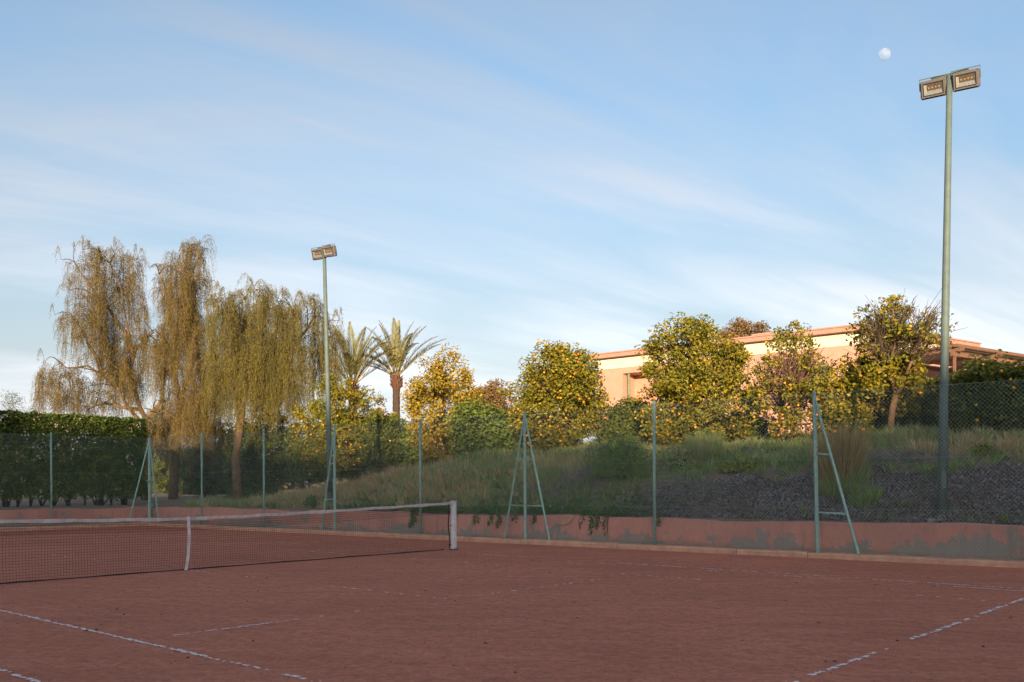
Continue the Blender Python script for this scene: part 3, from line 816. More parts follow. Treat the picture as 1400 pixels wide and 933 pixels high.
def ico():
    g = (1 + 5 ** .5) / 2
    v = np.array([(-1, g, 0), (1, g, 0), (-1, -g, 0), (1, -g, 0), (0, -1, g), (0, 1, g), (0, -1, -g), (0, 1, -g), (g, 0, -1), (g, 0, 1), (-g, 0, -1), (-g, 0, 1)], float)
    v /= np.linalg.norm(v[0])
    f = [(0, 11, 5), (0, 5, 1), (0, 1, 7), (0, 7, 10), (0, 10, 11), (1, 5, 9), (5, 11, 4), (11, 10, 2), (10, 7, 6), (7, 1, 8), (3, 9, 4), (3, 4, 2), (3, 2, 6), (3, 6, 8), (3, 8, 9), (4, 9, 5), (2, 4, 11), (6, 2, 10), (8, 6, 7), (9, 8, 1)]
    vs = [tuple(p) for p in v]; cache = {}; nf = []
    def mid(a, b):
        k = (min(a, b), max(a, b))
        if k not in cache:
            p = (np.array(vs[a]) + np.array(vs[b])); p /= np.linalg.norm(p); cache[k] = len(vs); vs.append(tuple(p))
        return cache[k]
    for a, b, c in f:
        x, y, z = mid(a, b), mid(b, c), mid(c, a); nf += [(a, x, z), (b, y, x), (c, z, y), (x, y, z)]
    return np.array(vs), np.array(nf)
IV, IF = ico()
def balls(name, C, R, rng):
    N = len(C)
    V = (IV[None] * R[:, None, None] * np.array([1, 1, .94])[None, None] + C[:, None]).reshape(-1, 3)
    F = (IF[None] + (np.arange(N) * len(IV))[:, None, None]).reshape(-1, 3)
    return mesh_from(name, V, F)
def bent(p, q, rng, amp, n=4, sag=0.0):
    p, q = np.array(p, float), np.array(q, float)
    out = []
    j = rng.normal(0, amp, 3)
    for i in range(n + 1):
        f = i / n
        out.append(p + (q - p) * f + j * math.sin(f * math.pi) + np.array((0, 0, sag)) * math.sin(f * math.pi))
    return out
def bushy_tree(name, label, base, centre, rad, seed, leaf_mat, clumps=120, per=80, sigma=.2, leaf=(.115, .058), fruit=0, fruit_low=.0, bark=M_BARK, twigs=0, cat='orange tree', group='orange trees on the bank', trunk_r=.085, low_skirt=True, fill=1.0, bark_fork=.35, fruit_r=.036, twig_mat=None, lobes=.36):
    rng = np.random.default_rng(seed)
    root = thing(name, base, label, cat, group)
    c = np.array(centre); R = np.array(rad)
    # uneven outline: radius swells and shrinks with direction
    lob = rng.normal(0, 1, (9, 3)); lob /= np.linalg.norm(lob, axis=1)[:, None]; la = rng.uniform(-1, 1, 9)
    d = rng.normal(0, 1, (clumps, 3)); d /= np.linalg.norm(d, axis=1)[:, None]
    f = 1 + lobes * np.clip((np.exp(5 * (d @ lob.T - 1)) * la).sum(1) * 1.4, -1.2, 1.2)
    rr = (rng.random(clumps) ** .34) * f * .95
    rr = np.where(rng.random(clumps) < .09, np.minimum(f, 1.12) * rng.uniform(.98, 1.1, clumps), rr)      # shoots that stand proud of the crown
    K = c + d * R * rr[:, None]
    # foliage
    n = rng.poisson(per * (1 + .3 * rng.standard_normal(clumps)).clip(.3))
    idx = np.repeat(np.arange(clumps), n)
    ca = rng.uniform(.55, 1.2, clumps)
    gau = rng.normal(0, 1, (len(idx), 3)); gl = np.linalg.norm(gau, axis=1); gau *= (np.minimum(gl, 1.9) / gl)[:, None]
    P = K[idx] + gau * (sigma * ca[idx])[:, None] * np.array([1, 1, .8])
    gzv = ground_z(P[:, 0], P[:, 1]); P = P[P[:, 2] > gzv + .12]
    L = rng.uniform(.7, 1.2, len(P)) * leaf[0]
    cr = obj('crown', leaf_mesh('crown', P, L, L * leaf[1] / leaf[0], rng), leaf_mat, root)
    tag(cr, kind='stuff')
    # wood
    mb = MB()
    b0 = np.array(base); fork = b0 + (c - b0) * bark_fork; fork[:2] += rng.normal(0, .06, 2)
    mb.tube([Vector(b0 + np.array((0, 0, -.1)))] + [Vector(p) for p in bent(b0 + np.array((0, 0, .15)), fork, rng, .04, 3)], [trunk_r * 1.35, trunk_r * 1.1, trunk_r, trunk_r * .95, trunk_r * .9], 8)
    mains = []
    for i in range(8):
        a = i * 2.399 + rng.uniform(-.3, .3); e = rng.uniform(.1, .95)
        q = c + R * np.array((math.cos(a) * math.cos(e), math.sin(a) * math.cos(e), math.sin(e) * .8 - .1)) * rng.uniform(.45, .65)
        pts = bent(fork, q, rng, .10, 4, .05)
        mb.tube([Vector(p) for p in pts], [trunk_r * x for x in (.6, .5, .42, .33, .25)], 6)
        mains += pts[2:]
    mains = np.array(mains)
    for j in range(clumps):
        m = mains[np.argmin(((mains - K[j]) ** 2).sum(1))]
        mb.tube([Vector(p) for p in bent(m, K[j], rng, .05, 2)], [.016, .011, .006], 4)
    tr = mb.build('trunk', bark, root, True)
    if twigs:
        tb = MB()
        for j in range(twigs):
            q0 = mains[rng.integers(len(mains))]
            v = (q0 - fork); v = v / (np.linalg.norm(v) + 1e-6) + rng.normal(0, .45, 3); v[2] = abs(v[2]) + .25
            v /= np.linalg.norm(v)
            q1 = q0 + v * rng.uniform(.35, 1.05) * R.mean() * .75
            tb.tube([Vector(p) for p in bent(q0, q1, rng, .05, 2)], [.014, .009, .005], 3)
            for g in range(2):
                m = q0 + (q1 - q0) * rng.uniform(.3, .8); q2 = m + (v + rng.normal(0, .5, 3)) * rng.uniform(.15, .4)
                tb.tube([Vector(m), Vector(q2)], [.008, .004], 3)
        tag(tb.build('twigs', twig_mat or M_TWIG, root), kind='stuff')
    fruit = int(fruit * .7)
    if fruit:
        d = rng.normal(0, 1, (fruit * 3, 3)); d /= np.linalg.norm(d, axis=1)[:, None]
        k = rng.integers(0, clumps, fruit * 3)
        FP = K[k] + rng.normal(0, 1, (fruit * 3, 3)) * sigma * .9
        # fruit hangs near the outside of the crown
        rel = (FP - c) / R; s = np.linalg.norm(rel, axis=1) + rng.normal(0, .12, fruit * 3) - fruit_low * rel[:, 2]
        FP = FP[np.argsort(-s)[:fruit]]
        FP = FP[FP[:, 2] > ground_z(FP[:, 0], FP[:, 1]) + .3]
        o = obj('fruit', balls('fruit', FP, rng.uniform(.8, 1.15, len(FP)) * fruit_r, rng), M_FRUIT, root, True); tag(o, kind='stuff')
    return root
def px_tree(name, label, px, ytop, ybot, halfw, u, seed, leaf_mat, depth=None, squash=1.0, trunk_px=None, **kw):
    ym = (ytop + ybot) / 2
    c = on_u(px, ym, u) if depth is None else at_depth(px, ym, depth)
    d = c.y
    rx = halfw / FPX * d; rz = (ybot - ytop) / 2 / FPX * d
    bx = c.x if trunk_px is None else (trunk_px - 700) / FPX * d
    b = Vector((bx, d, 0)); b.z = gz(b)
    return bushy_tree(name, label, b, c, (rx, rx * squash, rz), seed, leaf_mat, **kw)

# ------------------------------------------------------------------ orange trees along the bank
OT = 'orange_tree'
px_tree(OT, 'orange tree half hidden by the weeping tree, above the straw mound', 372, 552, 672, 46, 10, 11, M_ORLEAF_D, clumps=170, per=100, fruit=60)
px_tree(OT, 'fruit-laden orange tree right behind the slim floodlight pole', 462, 520, 645, 54, 7.2, 12, M_ORLEAF, clumps=210, per=100, fruit=200, fruit_low=.25)
px_tree(OT, 'small dark orange tree in the gap below the palm', 524, 562, 645, 34, 7.5, 13, M_ORLEAF_D, clumps=90, per=95, fruit=30)
px_tree(OT, 'golden-yellow orange tree right of the palm trunk', 602, 490, 634, 48, 7.0, 14, M_ORLEAF_Y, clumps=170, per=90, fruit=150, trunk_px=596, bark=M_TWIG, twigs=40, bark_fork=.2)
px_tree(OT, 'broad round orange tree left of the salmon house', 768, 458, 632, 80, 6.8, 15, M_ORLEAF, clumps=300, per=110, sigma=.21, fruit=240, bark_fork=.2)
px_tree(OT, 'bushy orange tree in front of the house veranda', 956, 446, 622, 70, 6.6, 116, M_ORLEAF, clumps=240, per=105, sigma=.19, fruit=200, fruit_low=.3, trunk_px=957, bark_fork=.2)
px_tree(OT, 'thin half-bare orange tree before the house window', 1080, 455, 612, 54, 6.4, 17, M_ORLEAF, clumps=86, per=56, sigma=.14, fruit=110, fruit_low=.7, bark=M_REDTWIG, twigs=330, twig_mat=M_REDTWIG)
px_tree(OT, 'low orange bush hung with big fruit between the two thin trees', 1152, 500, 616, 38, 6.0, 18, M_ORLEAF, clumps=100, per=85, sigma=.17, fruit=50, fruit_r=.045)
px_tree(OT, 'tall thin-crowned orange tree on a bare tan trunk at the house corner', 1230, 402, 556, 62, 6.3, 19, M_ORLEAF, clumps=84, per=54, sigma=.16, fruit=16, bark=M_WBARK, twigs=380, trunk_px=1219, bark_fork=.5, lobes=.35)
px_tree(OT, 'dark spreading orange tree under the pergola', 1352, 496, 624, 70, 6.0, 20, M_ORLEAF_D, clumps=230, per=105, sigma=.18, fruit=90)
px_tree(OT, 'orange tree filling the end of the bank beyond the pergola', 1450, 486, 624, 55, 6.2, 31, M_ORLEAF_D, clumps=150, per=105, sigma=.18, fruit=60)
# lower, darker growth that closes the gaps under and between the crowns
SH = 'evergreen_shrub'
def shrub(label, *a, **kw): return px_tree(SH, label, *a, cat='shrub', group='dark shrubs between the orange trees', trunk_r=.04, **kw)
shrub('dark round shrub between the golden tree and the broad orange tree', 668, 556, 634, 46, 7.2, 41, M_HEDGE, clumps=150, per=120, leaf=(.12, .06))
shrub('low dark shrub under the palm', 540, 572, 652, 46, 8.6, 42, M_HEDGE, clumps=150, per=120, leaf=(.13, .06))
shrub('dark shrub filling the gap below the house wall', 858, 546, 628, 50, 8.0, 43, M_ORLEAF_D, clumps=150, per=120, fruit=26)
shrub('dark shrub at the foot of the bushy orange tree', 990, 566, 628, 66, 8.6, 44, M_ORLEAF_D, clumps=170, per=120, fruit=30)
shrub('green shrub under the thin-crowned tree', 1222, 530, 612, 70, 8.4, 45, M_HEDGE, clumps=190, per=120, leaf=(.11, .055))
shrub('rusty-leaved bush round the foot of the thin-crowned tree', 1200, 492, 572, 46, 7.0, 59, M_RUSTGREEN, clumps=110, per=70, sigma=.16, bark=M_TWIG, twigs=90)
shrub('low shrub behind the near floodlight pole', 1296, 520, 610, 46, 8.4, 46, M_ORLEAF_D, clumps=130, per=110, fruit=20)
shrub('dark shrub beside the braced corner under hanging foliage', 312, 588, 690, 52, 11, 47, M_HEDGE, clumps=200, per=120, leaf=(.15, .07))
shrub('dark shrub behind the bare weeping tree trunk', 248, 626, 692, 50, 17, 48, M_ORLEAF_D, clumps=200, per=120, leaf=(.15, .07))
shrub('dark shrub between the hedge end and the bare weeping tree trunk', 198, 630, 694, 40, 21, 50, M_ORLEAF_D, clumps=170, per=120, leaf=(.16, .08))
shrub('dark shrub hiding the foot of the curtain-like weeping tree', 338, 600, 690, 40, 9.0, 65, M_HEDGE, clumps=170, per=120, leaf=(.14, .065))
shrub('dark shrub right of the bare weeping tree trunk', 280, 618, 690, 26, 10.5, 66, M_HEDGE, clumps=120, per=120, leaf=(.14, .065))
shrub('dense shrub at the back of the straw mound', 425, 588, 662, 56, 10.2, 49, M_HEDGE, clumps=180, per=120, leaf=(.14, .065))
shrub('dark shrub under the broad round orange tree', 735, 580, 640, 60, 8.0, 55, M_HEDGE, clumps=150, per=120, leaf=(.12, .055))
shrub('dark shrub between the golden tree and the palm', 590, 590, 648, 44, 9.0, 56, M_HEDGE, clumps=130, per=120, leaf=(.13, .06))
shrub('dark shrub behind the fruit-laden orange tree', 482, 584, 655, 44, 10.5, 57, M_HEDGE, clumps=130, per=120, leaf=(.14, .065))
px_tree('reddish_tree', 'rusty thin-leaved tree behind the golden orange tree', 668, 522, 604, 36, 0, 51, M_RUST, depth=44, clumps=160, per=90, leaf=(.16, .06), cat='tree', group=None, bark=M_TWIG, twigs=60)
px_tree('broadleaf_tree', 'grey-brown treetop showing over the house roof', 1012, 444, 510, 40, 0, 52, M_RUST, depth=75, clumps=180, per=90, leaf=(.24, .11), sigma=.4, cat='tree', group=None, bark=M_TWIG)
px_tree('olive_tree', 'small grey-olive tree peeping over the trimmed hedge', 32, 548, 640, 30, 0, 53, M_OLIVE, depth=60, clumps=70, per=70, leaf=(.16, .035), sigma=.35, cat='tree', group=None)
px_tree('olive_tree', 'wispy olive tree left of the weeping tree, behind the hedge', 4, 552, 640, 24, 0, 54, M_OLIVE, depth=64, clumps=50, per=60, leaf=(.16, .035), sigma=.35, cat='tree', group=None)

# far-off belt of trees closing the horizon
rng = np.random.default_rng(58)
K = np.stack([rng.uniform(-110, 60, 900), rng.uniform(105, 135, 900), .8 + rng.random(900) ** .8 * 4.6], 1)
P = np.repeat(K, 45, 0) + rng.normal(0, .75, (900 * 45, 3)); P[:, 2] = np.abs(P[:, 2] - .8) + .8
far = obj('distant_wood', leaf_mesh('distant_wood', P, rng.uniform(.5, .9, len(P)), rng.uniform(.3, .5, len(P)), rng), M_OLIVE)
tag(far, 'far-off belt of trees along the horizon behind the garden', 'wood', kind='stuff')

# ------------------------------------------------------------------ weeping trees
def weeping_tree(label, foot, trunk_pts, limbs, cols, depth, seed, fol, nper):
    """limbs: lists of points; cols: hanging columns (px, top, bottom, half width, density) of pendulous strands"""
    rng = np.random.default_rng(seed)
    root = thing('weeping_tree', foot, label, 'weeping tree', 'weeping trees behind the fence corner')
    mb = MB()
    n = len(trunk_pts)
    mb.tube(trunk_pts, [.24 - .12 * i / (n - 1) for i in range(n)], 9)
    LP = []
    for lb in limbs:
        pts = []
        for a, b in zip(lb[:-1], lb[1:]):
            pts += [Vector(p) for p in bent(a, b, rng, .09, 3)][:-1]
        pts.append(Vector(lb[-1])); k = len(pts)
        mb.tube(pts, [.10 * (1 - .85 * i / (k - 1)) + .008 for i in range(k)], 6)
        LP += [np.array(p) for p in pts[1:]]
    LP = np.array(LP)
    LC = []; LD = []; tw = MB()
    for (px, yt, yb, hw, dens) in cols:
        dpt = depth + rng.uniform(-1.8, 1.8)
        c = np.array(at_depth(px, yt, dpt)); bot = at_depth(px, yb, dpt).z; H = c[2] - bot; r = hw / FPX * dpt
        # the bough that carries this column: from the nearest limb, arching over its top
        m = LP[np.argmin(((LP - c) ** 2 * np.array((1, 1, .35))).sum(1) + np.where(LP[:, 2] > c[2] - .2, 9, 0))]
        over = c + np.array((rng.normal(0, r), rng.normal(0, r), -.25))
        tw.tube([Vector(q) for q in bent(m, over, rng, .10, 5, .22)], [.035, .030, .024, .019, .014, .010], 4, cap=False)
        for j in range(int(nper * dens)):
            if j % 7 == 0:
                g0 = rng.random() ** 1.35 * .72; rr0 = r * math.sqrt(rng.random()) * (1.0 + .4 * g0); a0 = rng.uniform(0, 6.283); L0 = rng.uniform(.7, 3.0); e0 = rng.normal(0, .55)
            g = g0 + rng.normal(0, .012); rr = rr0; a = a0 + rng.normal(0, .15)
            p = rng.normal(0, .085, 3) + c + np.array((math.cos(a) * rr, math.sin(a) * rr * 1.5, -H * g - .35 * (rr / r) ** 2))
            ln = min(L0 * rng.uniform(.6, 1.05), (p[2] - bot - .9 * e0) * rng.uniform(.75, 1.05))
            if ln < .25: continue
            o = np.array((math.cos(a), math.sin(a), 0)) * rng.uniform(.05, .38)
            n_ = max(4, int(ln / .065)); f = np.linspace(0, 1, n_)
            path = p[None] + o[None] * (1 - np.exp(-f * 4))[:, None]
            path[:, 2] += rng.uniform(0, .25) * np.sin(np.clip(f * ln * 3, 0, math.pi)) - ln * f ** 1.15
            path[:, :2] += rng.normal(0, .09, 2)[None] * (f ** 1.5)[:, None] + .02 * np.sin(f * 9 + j)[:, None]
            LC.append(path); dd = np.gradient(path, axis=0); LD.append(dd / (np.linalg.norm(dd, axis=1)[:, None] + 1e-9))
            if j % 3 == 0:
                q = p - o * 1.2 + np.array((rng.normal(0, .1), rng.normal(0, .1), -.12))
                tw.tube([Vector(x) for x in (q, path[0], path[n_ // 2], path[-1])], [.011, .009, .006, .003], 3, cap=False)
        # thin whips arching clear of the top, nearly bare
        for j in range(int(1 + 3 * dens)):
            a = rng.uniform(0, 6.283); L = rng.uniform(.4, 1.0); up = rng.uniform(.15, .6)
            f = np.linspace(0, 1, 9)
            q = over[None] + np.stack([np.cos(a) * L * f * .8, np.sin(a) * L * f * .8, up * np.sin(f * 2.5) * 1.25 - .45 * f ** 3 * L], 1)
            tw.tube([Vector(x) for x in q], [.012 - .001 * i for i in range(9)], 3, cap=False)
            LC.append(np.repeat(q[4:], 2, 0) + rng.normal(0, .05, (10, 3)) - np.array((0, 0, .08))); LD.append(np.tile(np.array((0, 0, -1.0)), (10, 1)))
            for e in (3, 4, 5, 6, 7, 8):     # short tassels from the whip
                n_ = 5; ln = rng.uniform(.12, .34); f2 = np.linspace(0, 1, n_)
                pt = q[e][None] - np.array((0, 0, 1))[None] * (f2 * ln)[:, None]; LC.append(pt); LD.append(np.tile(np.array((0, 0, -1.0)), (n_, 1)))
    C = np.concatenate(LC); D = np.concatenate(LD)
    C = np.concatenate([C, C + rng.normal(0, .04, C.shape)]); D = np.concatenate([D, D])
    D = D + rng.normal(0, .25, D.shape)
    fo = obj('foliage', leaf_mesh('foliage', C + rng.normal(0, .02, C.shape), rng.uniform(.07, .15, len(C)), rng.uniform(.009, .019, len(C)), rng, dirs=D, fold=.1), fol, root)
    tag(fo, kind='stuff')
    mb.build('trunk', M_WBARK, root, True)
    tag(tw.build('boughs', M_TWIG, root), kind='stuff')
    return root
def ad(px, py, d): return at_depth(px, py, d)
fA = ad(199, 700, 46); fA.z = gz(fA)
weeping_tree('tall weeping tree rising behind the end of the trimmed hedge', fA,
    [fA, ad(200, 620, 46), ad(198, 570, 46)],
    [[ad(198, 572, 46), ad(185, 535, 45.8), ad(182, 490, 45.8), ad(168, 420, 45.6), ad(150, 360, 45.5)],
     [ad(182, 490, 45.8), ad(160, 440, 45.6), ad(130, 400, 45.4), ad(108, 370, 45.3)],
     [ad(196, 580, 46), ad(160, 530, 45.5), ad(120, 500, 45), ad(86, 500, 44.8)],
     [ad(198, 574, 46), ad(222, 545, 46.3), ad(228, 505, 46.4), ad(212, 465, 46.4)],
     [ad(190, 560, 46), ad(150, 552, 45.8), ad(120, 560, 45.7)],
     [ad(182, 490, 45.8), ad(196, 468, 46), ad(210, 455, 46)], [ad(140, 515, 45.3), ad(120, 470, 45.3), ad(104, 440, 45.2)]],
    [(102, 350, 425, 10, .22), (114, 342, 450, 10, .35), (127, 338, 485, 12, .6), (140, 336, 520, 12, .9), (155, 344, 540, 13, 1.1), (171, 341, 560, 12, 1.25), (184, 347, 500, 8, .9), (112, 392, 465, 11, .35),
     (99, 418, 482, 12, .4), (90, 424, 470, 9, .2), (120, 432, 505, 11, .5), (60, 488, 562, 8, .3), (70, 498, 572, 9, .55), (85, 497, 574, 10, .6), (100, 502, 577, 10, .45), (118, 508, 577, 10, .5), (134, 522, 577, 9, .4), (150, 532, 572, 8, .25),
     (162, 460, 560, 12, .8), (146, 470, 545, 11, .6), (178, 470, 570, 10, .8), (205, 457, 548, 11, .7), (221, 452, 560, 11, .9), (214, 434, 500, 8, .4)], 45.5, 61, M_WEEP_B, 270)
fB = ad(237, 684, 44.5); fB.z = gz(fB)
weeping_tree('slender weeping tree with a bare trunk showing through the fence corner', fB,
    [fB, ad(238, 640, 44.5), ad(243, 590, 44.4), ad(246, 540, 45.7)],
    [[ad(246, 545, 44.4), ad(240, 480, 45.7), ad(248, 410, 45.7), ad(256, 345, 45.7)],
     [ad(245, 560, 44.4), ad(262, 500, 45.5), ad(268, 440, 45.5), ad(264, 370, 45.5)],
     [ad(244, 580, 44.4), ad(215, 565, 44.2), ad(196, 558, 44)],
     [ad(243, 470, 45.7), ad(230, 420, 45.7), ad(218, 375, 45.7)]],
    [(211, 360, 405, 8, .16), (227, 354, 430, 9, .25), (241, 338, 520, 11, .85), (255, 326, 500, 11, 1.0), (268, 328, 430, 9, .6), (280, 336, 400, 8, .25), (234, 405, 560, 11, .9), (250, 432, 600, 12, 1.1), (264, 422, 602, 12, 1.1),
     (276, 442, 597, 11, 1.0), (286, 472, 592, 11, .8), (206, 562, 612, 10, .5), (215, 565, 626, 10, .5), (232, 566, 630, 11, .6), (256, 560, 632, 12, .8), (276, 566, 626, 12, .8), (296, 570, 616, 11, .6), (224, 545, 610, 12, .7), (240, 520, 606, 11, .8), (268, 520, 606, 11, .8), (246, 370, 470, 11, .8), (262, 375, 480, 10, .8)], 44.4, 62, M_WEEP_B, 270)
fC = ad(326, 684, 43); fC.z = gz(fC)
weeping_tree('broad curtain-like weeping tree left of the slim floodlight pole', fC,
    [fC, ad(322, 630, 43), ad(330, 570, 43), ad(335, 510, 44.3)],
    [[ad(335, 520, 44.3), ad(318, 460, 44.3), ad(312, 410, 44.3)], [ad(334, 530, 44.3), ad(350, 460, 44.1), ad(360, 405, 44.1)],
     [ad(332, 550, 43), ad(380, 490, 44.3), ad(402, 430, 44.3)], [ad(332, 560, 43), ad(295, 500, 44.3), ad(292, 420, 44.3)], [ad(380, 490, 44.3), ad(420, 450, 44.5), ad(430, 412, 44.7)]],
    [(293, 402, 592, 10, .9), (304, 396, 588, 11, 1.1), (318, 398, 582, 11, 1.1), (333, 404, 587, 11, 1.2), (348, 393, 592, 11, 1.1), (362, 388, 587, 10, 1.0), (376, 398, 592, 11, 1.2), (390, 408, 587, 11, 1.2), (403, 412, 577, 10, 1.0),
     (415, 404, 555, 9, .45), (428, 400, 565, 9, .5), (440, 412, 560, 10, .7), (450, 432, 560, 9, .7), (460, 448, 540, 8, .4), (312, 470, 596, 12, .9), (340, 475, 596, 12, .9), (368, 470, 594, 12, .9), (394, 480, 586, 11, .8), (330, 440, 560, 12, .8), (356, 436, 560, 12, .8), (384, 446, 560, 12, .8)], 43.0, 63, M_WEEP, 290)

# ------------------------------------------------------------------ palms
def palm(label, crown, foot, length, fronds, seed, boot=True, trunk_r=.17):
    rng = np.random.default_rng(seed)
    root = thing('date_palm', foot, label, 'palm', 'date palms behind the orange trees')
    H = crown.z - foot.z
    mb = MB(); pts = []; rad = []
    for i in range(40):
        f = i / 39
        pts.append(foot + (crown - foot) * f); rad.append(trunk_r * (1.12 - .12 * f) * (1 + .10 * (i % 2)))
    mb.tube(pts, rad, 10); mb.build('trunk', M_PALMTRUNK, root)
    if boot:
        b = MB(); b.tube([crown - Vector((0, 0, .55)), crown - Vector((0, 0, .42)), crown - Vector((0, 0, .12)), crown + Vector((0, 0, .16))], [trunk_r * 1.05, trunk_r * 1.45, trunk_r * 1.55, trunk_r * .9], 12)
        bo = b.build('boot_collar', mat('palm_boots', (0.16, 0.075, 0.048), .95, col2=(0.08, 0.042, 0.03), scale=14, bump=1, bscale=24), root)
        for i in range(34):
            a = i * 2.4; z = -.46 + .55 * (i / 34)
            p = crown + Vector((math.cos(a) * trunk_r * 1.38, math.sin(a) * trunk_r * 1.38, z))
            MB().tube([p, p + Vector((math.cos(a) * .09, math.sin(a) * .09, .13))], [.05, .018], 4).build('frond_stub', bo.data.materials[0], bo)
    for (az, el0, droop, ln) in fronds:
        n = 16; d = np.array((math.cos(az), math.sin(az)))
        pts = []; p = np.array(crown) + np.array((d[0] * .08, d[1] * .08, .05)); el = el0
        step = ln * length / n
        for i in range(n + 1):
            pts.append(p.copy()); f = i / n
            el = el0 - droop * f ** 1.7
            p = p + np.array((d[0] * math.cos(el), d[1] * math.cos(el), math.sin(el))) * step
        pts = np.array(pts)
        ra = MB().tube([Vector(q) for q in pts], [.028 * (1 - .85 * i / n) + .003 for i in range(n + 1)], 4)
        fr = ra.build('frond', mat_rachis, root)
        V = []; F = []
        tang = np.gradient(pts, axis=0); tang /= np.linalg.norm(tang, axis=1)[:, None]
        side = np.array((-d[1], d[0], 0))
        m = 62
        for i in range(m):
            f = .16 + .84 * i / m
            x = f * n; i0 = min(int(x), n - 1); q = pts[i0] + (pts[i0 + 1] - pts[i0]) * (x - i0); tg = tang[i0]
            nrm = np.cross(side, tg)
            L = .46 * length / 3.0 * math.sin(math.pi * min(1, .18 + .78 * f)) * rng.uniform(.85, 1.1)
            for sg in (-1, 1):
                dv = tg * .75 + side * sg * .62 + nrm * rng.uniform(.05, .45) * (-1 if nrm[2] < 0 else 1); dv /= np.linalg.norm(dv)
                w = np.cross(dv, nrm); w = w / (np.linalg.norm(w) + 1e-9) * .017
                tip = q + dv * L - np.array((0, 0, .05 * L))
                b = len(V); V += [q - w * .5, q + dv * L * .45 - w, tip, q + dv * L * .45 + w]; F.append((b, b + 1, b + 2, b + 3))
        o = obj('leaflets', mesh_from('leaflets', V, F), M_PALM, fr); tag(o, kind='stuff')
    return root
mat_rachis = mat('palm_rachis', (0.30, 0.24, 0.10), .6, var=.3, scale=4)
def rf(az, el, dr, ln): return (math.radians(az), math.radians(el), math.radians(dr), ln)
c1 = ad(542, 517, 46); g1 = ad(541, 600, 46); g1.z = gz(g1); c1x = Vector((c1.x, c1.y, c1.z))
palm('lone date palm with upswept fronds on a ringed brown trunk', c1x, g1, 2.9,
     [rf(180, 60, 70, .95), rf(195, 74, 45, 1.0), rf(165, 48, 62, .9), rf(170, 84, 30, 1.02), rf(80, 88, 18, 1.0), rf(270, 82, 30, 1.0), rf(10, 84, 30, 1.0), rf(350, 72, 38, 1.0), rf(15, 60, 42, 1.02), rf(0, 50, 36, 1.06),
      rf(345, 44, 30, .95), rf(120, 66, 60, .95), rf(60, 66, 60, .95), rf(240, 62, 58, .9), rf(300, 62, 52, .95), rf(210, 45, 75, .85), rf(30, 76, 34, 1.0), rf(150, 80, 30, 1.0), rf(190, 38, 70, .8), rf(178, 30, 55, .85)], 71)
c2 = ad(482, 528, 44); g2 = ad(482, 640, 44); g2.z = gz(g2)
palm('shaggy date palm crowded between the weeping tree and the lone palm', c2, g2, 3.0,
     [rf(170, 82, 25, 1.0), rf(110, 86, 20, 1.05), rf(10, 80, 32, 1.0), rf(0, 66, 40, 1.0), rf(350, 52, 48, 1.0), rf(5, 40, 40, .95), rf(190, 70, 35, 1.0), rf(200, 55, 60, .9), rf(300, 70, 40, 1.0), rf(240, 75, 35, 1.0), rf(30, 60, 70, 1.0), rf(330, 60, 60, 1.0), rf(60, 72, 40, 1.0), rf(270, 50, 70, .9), rf(165, 50, 75, .9), rf(355, 75, 45, .9)], 72, boot=True)

# ------------------------------------------------------------------ flowering hedge along the far end
rng = np.random.default_rng(81)
hroot_p = backrun(1.0, 3.0); hroot_p.z = gz(hroot_p)
hedge = thing('flowering_hedge', hroot_p, 'tall trimmed green hedge dotted with white blossom behind the far fence', 'hedge')
NL = 150000
a = rng.uniform(-1.0, 14, NL)
hz0, hz1 = .95, 4.05
o_ = rng.random(NL); z_ = rng.random(NL)
sel = rng.random(NL)
# shell of leaves: front face, top, near end, and some depth
dep = rng.exponential(.16, NL)
front = sel < .66; topf = (sel >= .66) & (sel < .90); endf = sel >= .90
wv = .10 * wob(a * 1.3, z_ * 4.0) + .06 * wob(a * 3.7, z_ * 9)
oo = np.where(front, 2.2 + dep + wv, 2.2 + o_ * 1.7)
zz = np.where(topf, hz1 - dep * .8 + .07 * wob(a * 1.9, oo * 2) + .03 * np.sin(a * 9), hz0 + z_ * (hz1 - hz0))
aa = np.where(endf, -1.1 + dep + .10 * wob(zz * 2, oo * 3), a)
# lower edge ragged: stems show
keepm = (zz > hz0 + .25 * (1 + wob(aa * 1.6, oo)) * rng.random(NL))
aa, oo, zz = aa[keepm], oo[keepm], zz[keepm]
P = np.concatenate([F0[None] + (T_END + oo)[:, None] * TD - aa[:, None] * WD, zz[:, None]], 1)
o = obj('foliage', leaf_mesh('hedge_leaves', P + rng.normal(0, .03, P.shape), rng.uniform(.09, .14, len(P)), rng.uniform(.05, .075, len(P)), rng), M_HEDGE, hedge); tag(o, kind='stuff')
st = MB()
for i in range(60):
    a0 = rng.uniform(-.7, 14); o0 = rng.uniform(2.6, 3.3)
    p = backrun(a0, o0); p.z = gz(p) - .05
    for g in range(3):
        q = backrun(a0 + rng.normal(0, .35), o0 + rng.normal(0, .25), rng.uniform(1.6, 3.4))
        st.tube([p, p + (q - p) * .5 + Vector((rng.normal(0, .06), 0, 0)), q], [.035, .022, .012], 5)
st.build('stems', M_BARK, hedge, True)
NFL = 340
k = rng.integers(0, 70, NFL)
ka = rng.uniform(-.9, 13.5, 70); kz = np.where(rng.random(70) < .45, rng.uniform(3.3, 4.0, 70), rng.uniform(1.2, 3.3, 70))
a = ka[k] + rng.normal(0, .10, NFL); z = np.clip(kz[k] + rng.normal(0, .09, NFL), 1.1, 4.1)
P = np.concatenate([F0[None] + (T_END + 2.08 + rng.uniform(-.05, .1, NFL))[:, None] * TD - a[:, None] * WD, z[:, None]], 1)
P = np.repeat(P, 4, 0) + rng.normal(0, .022, (NFL * 4, 3))
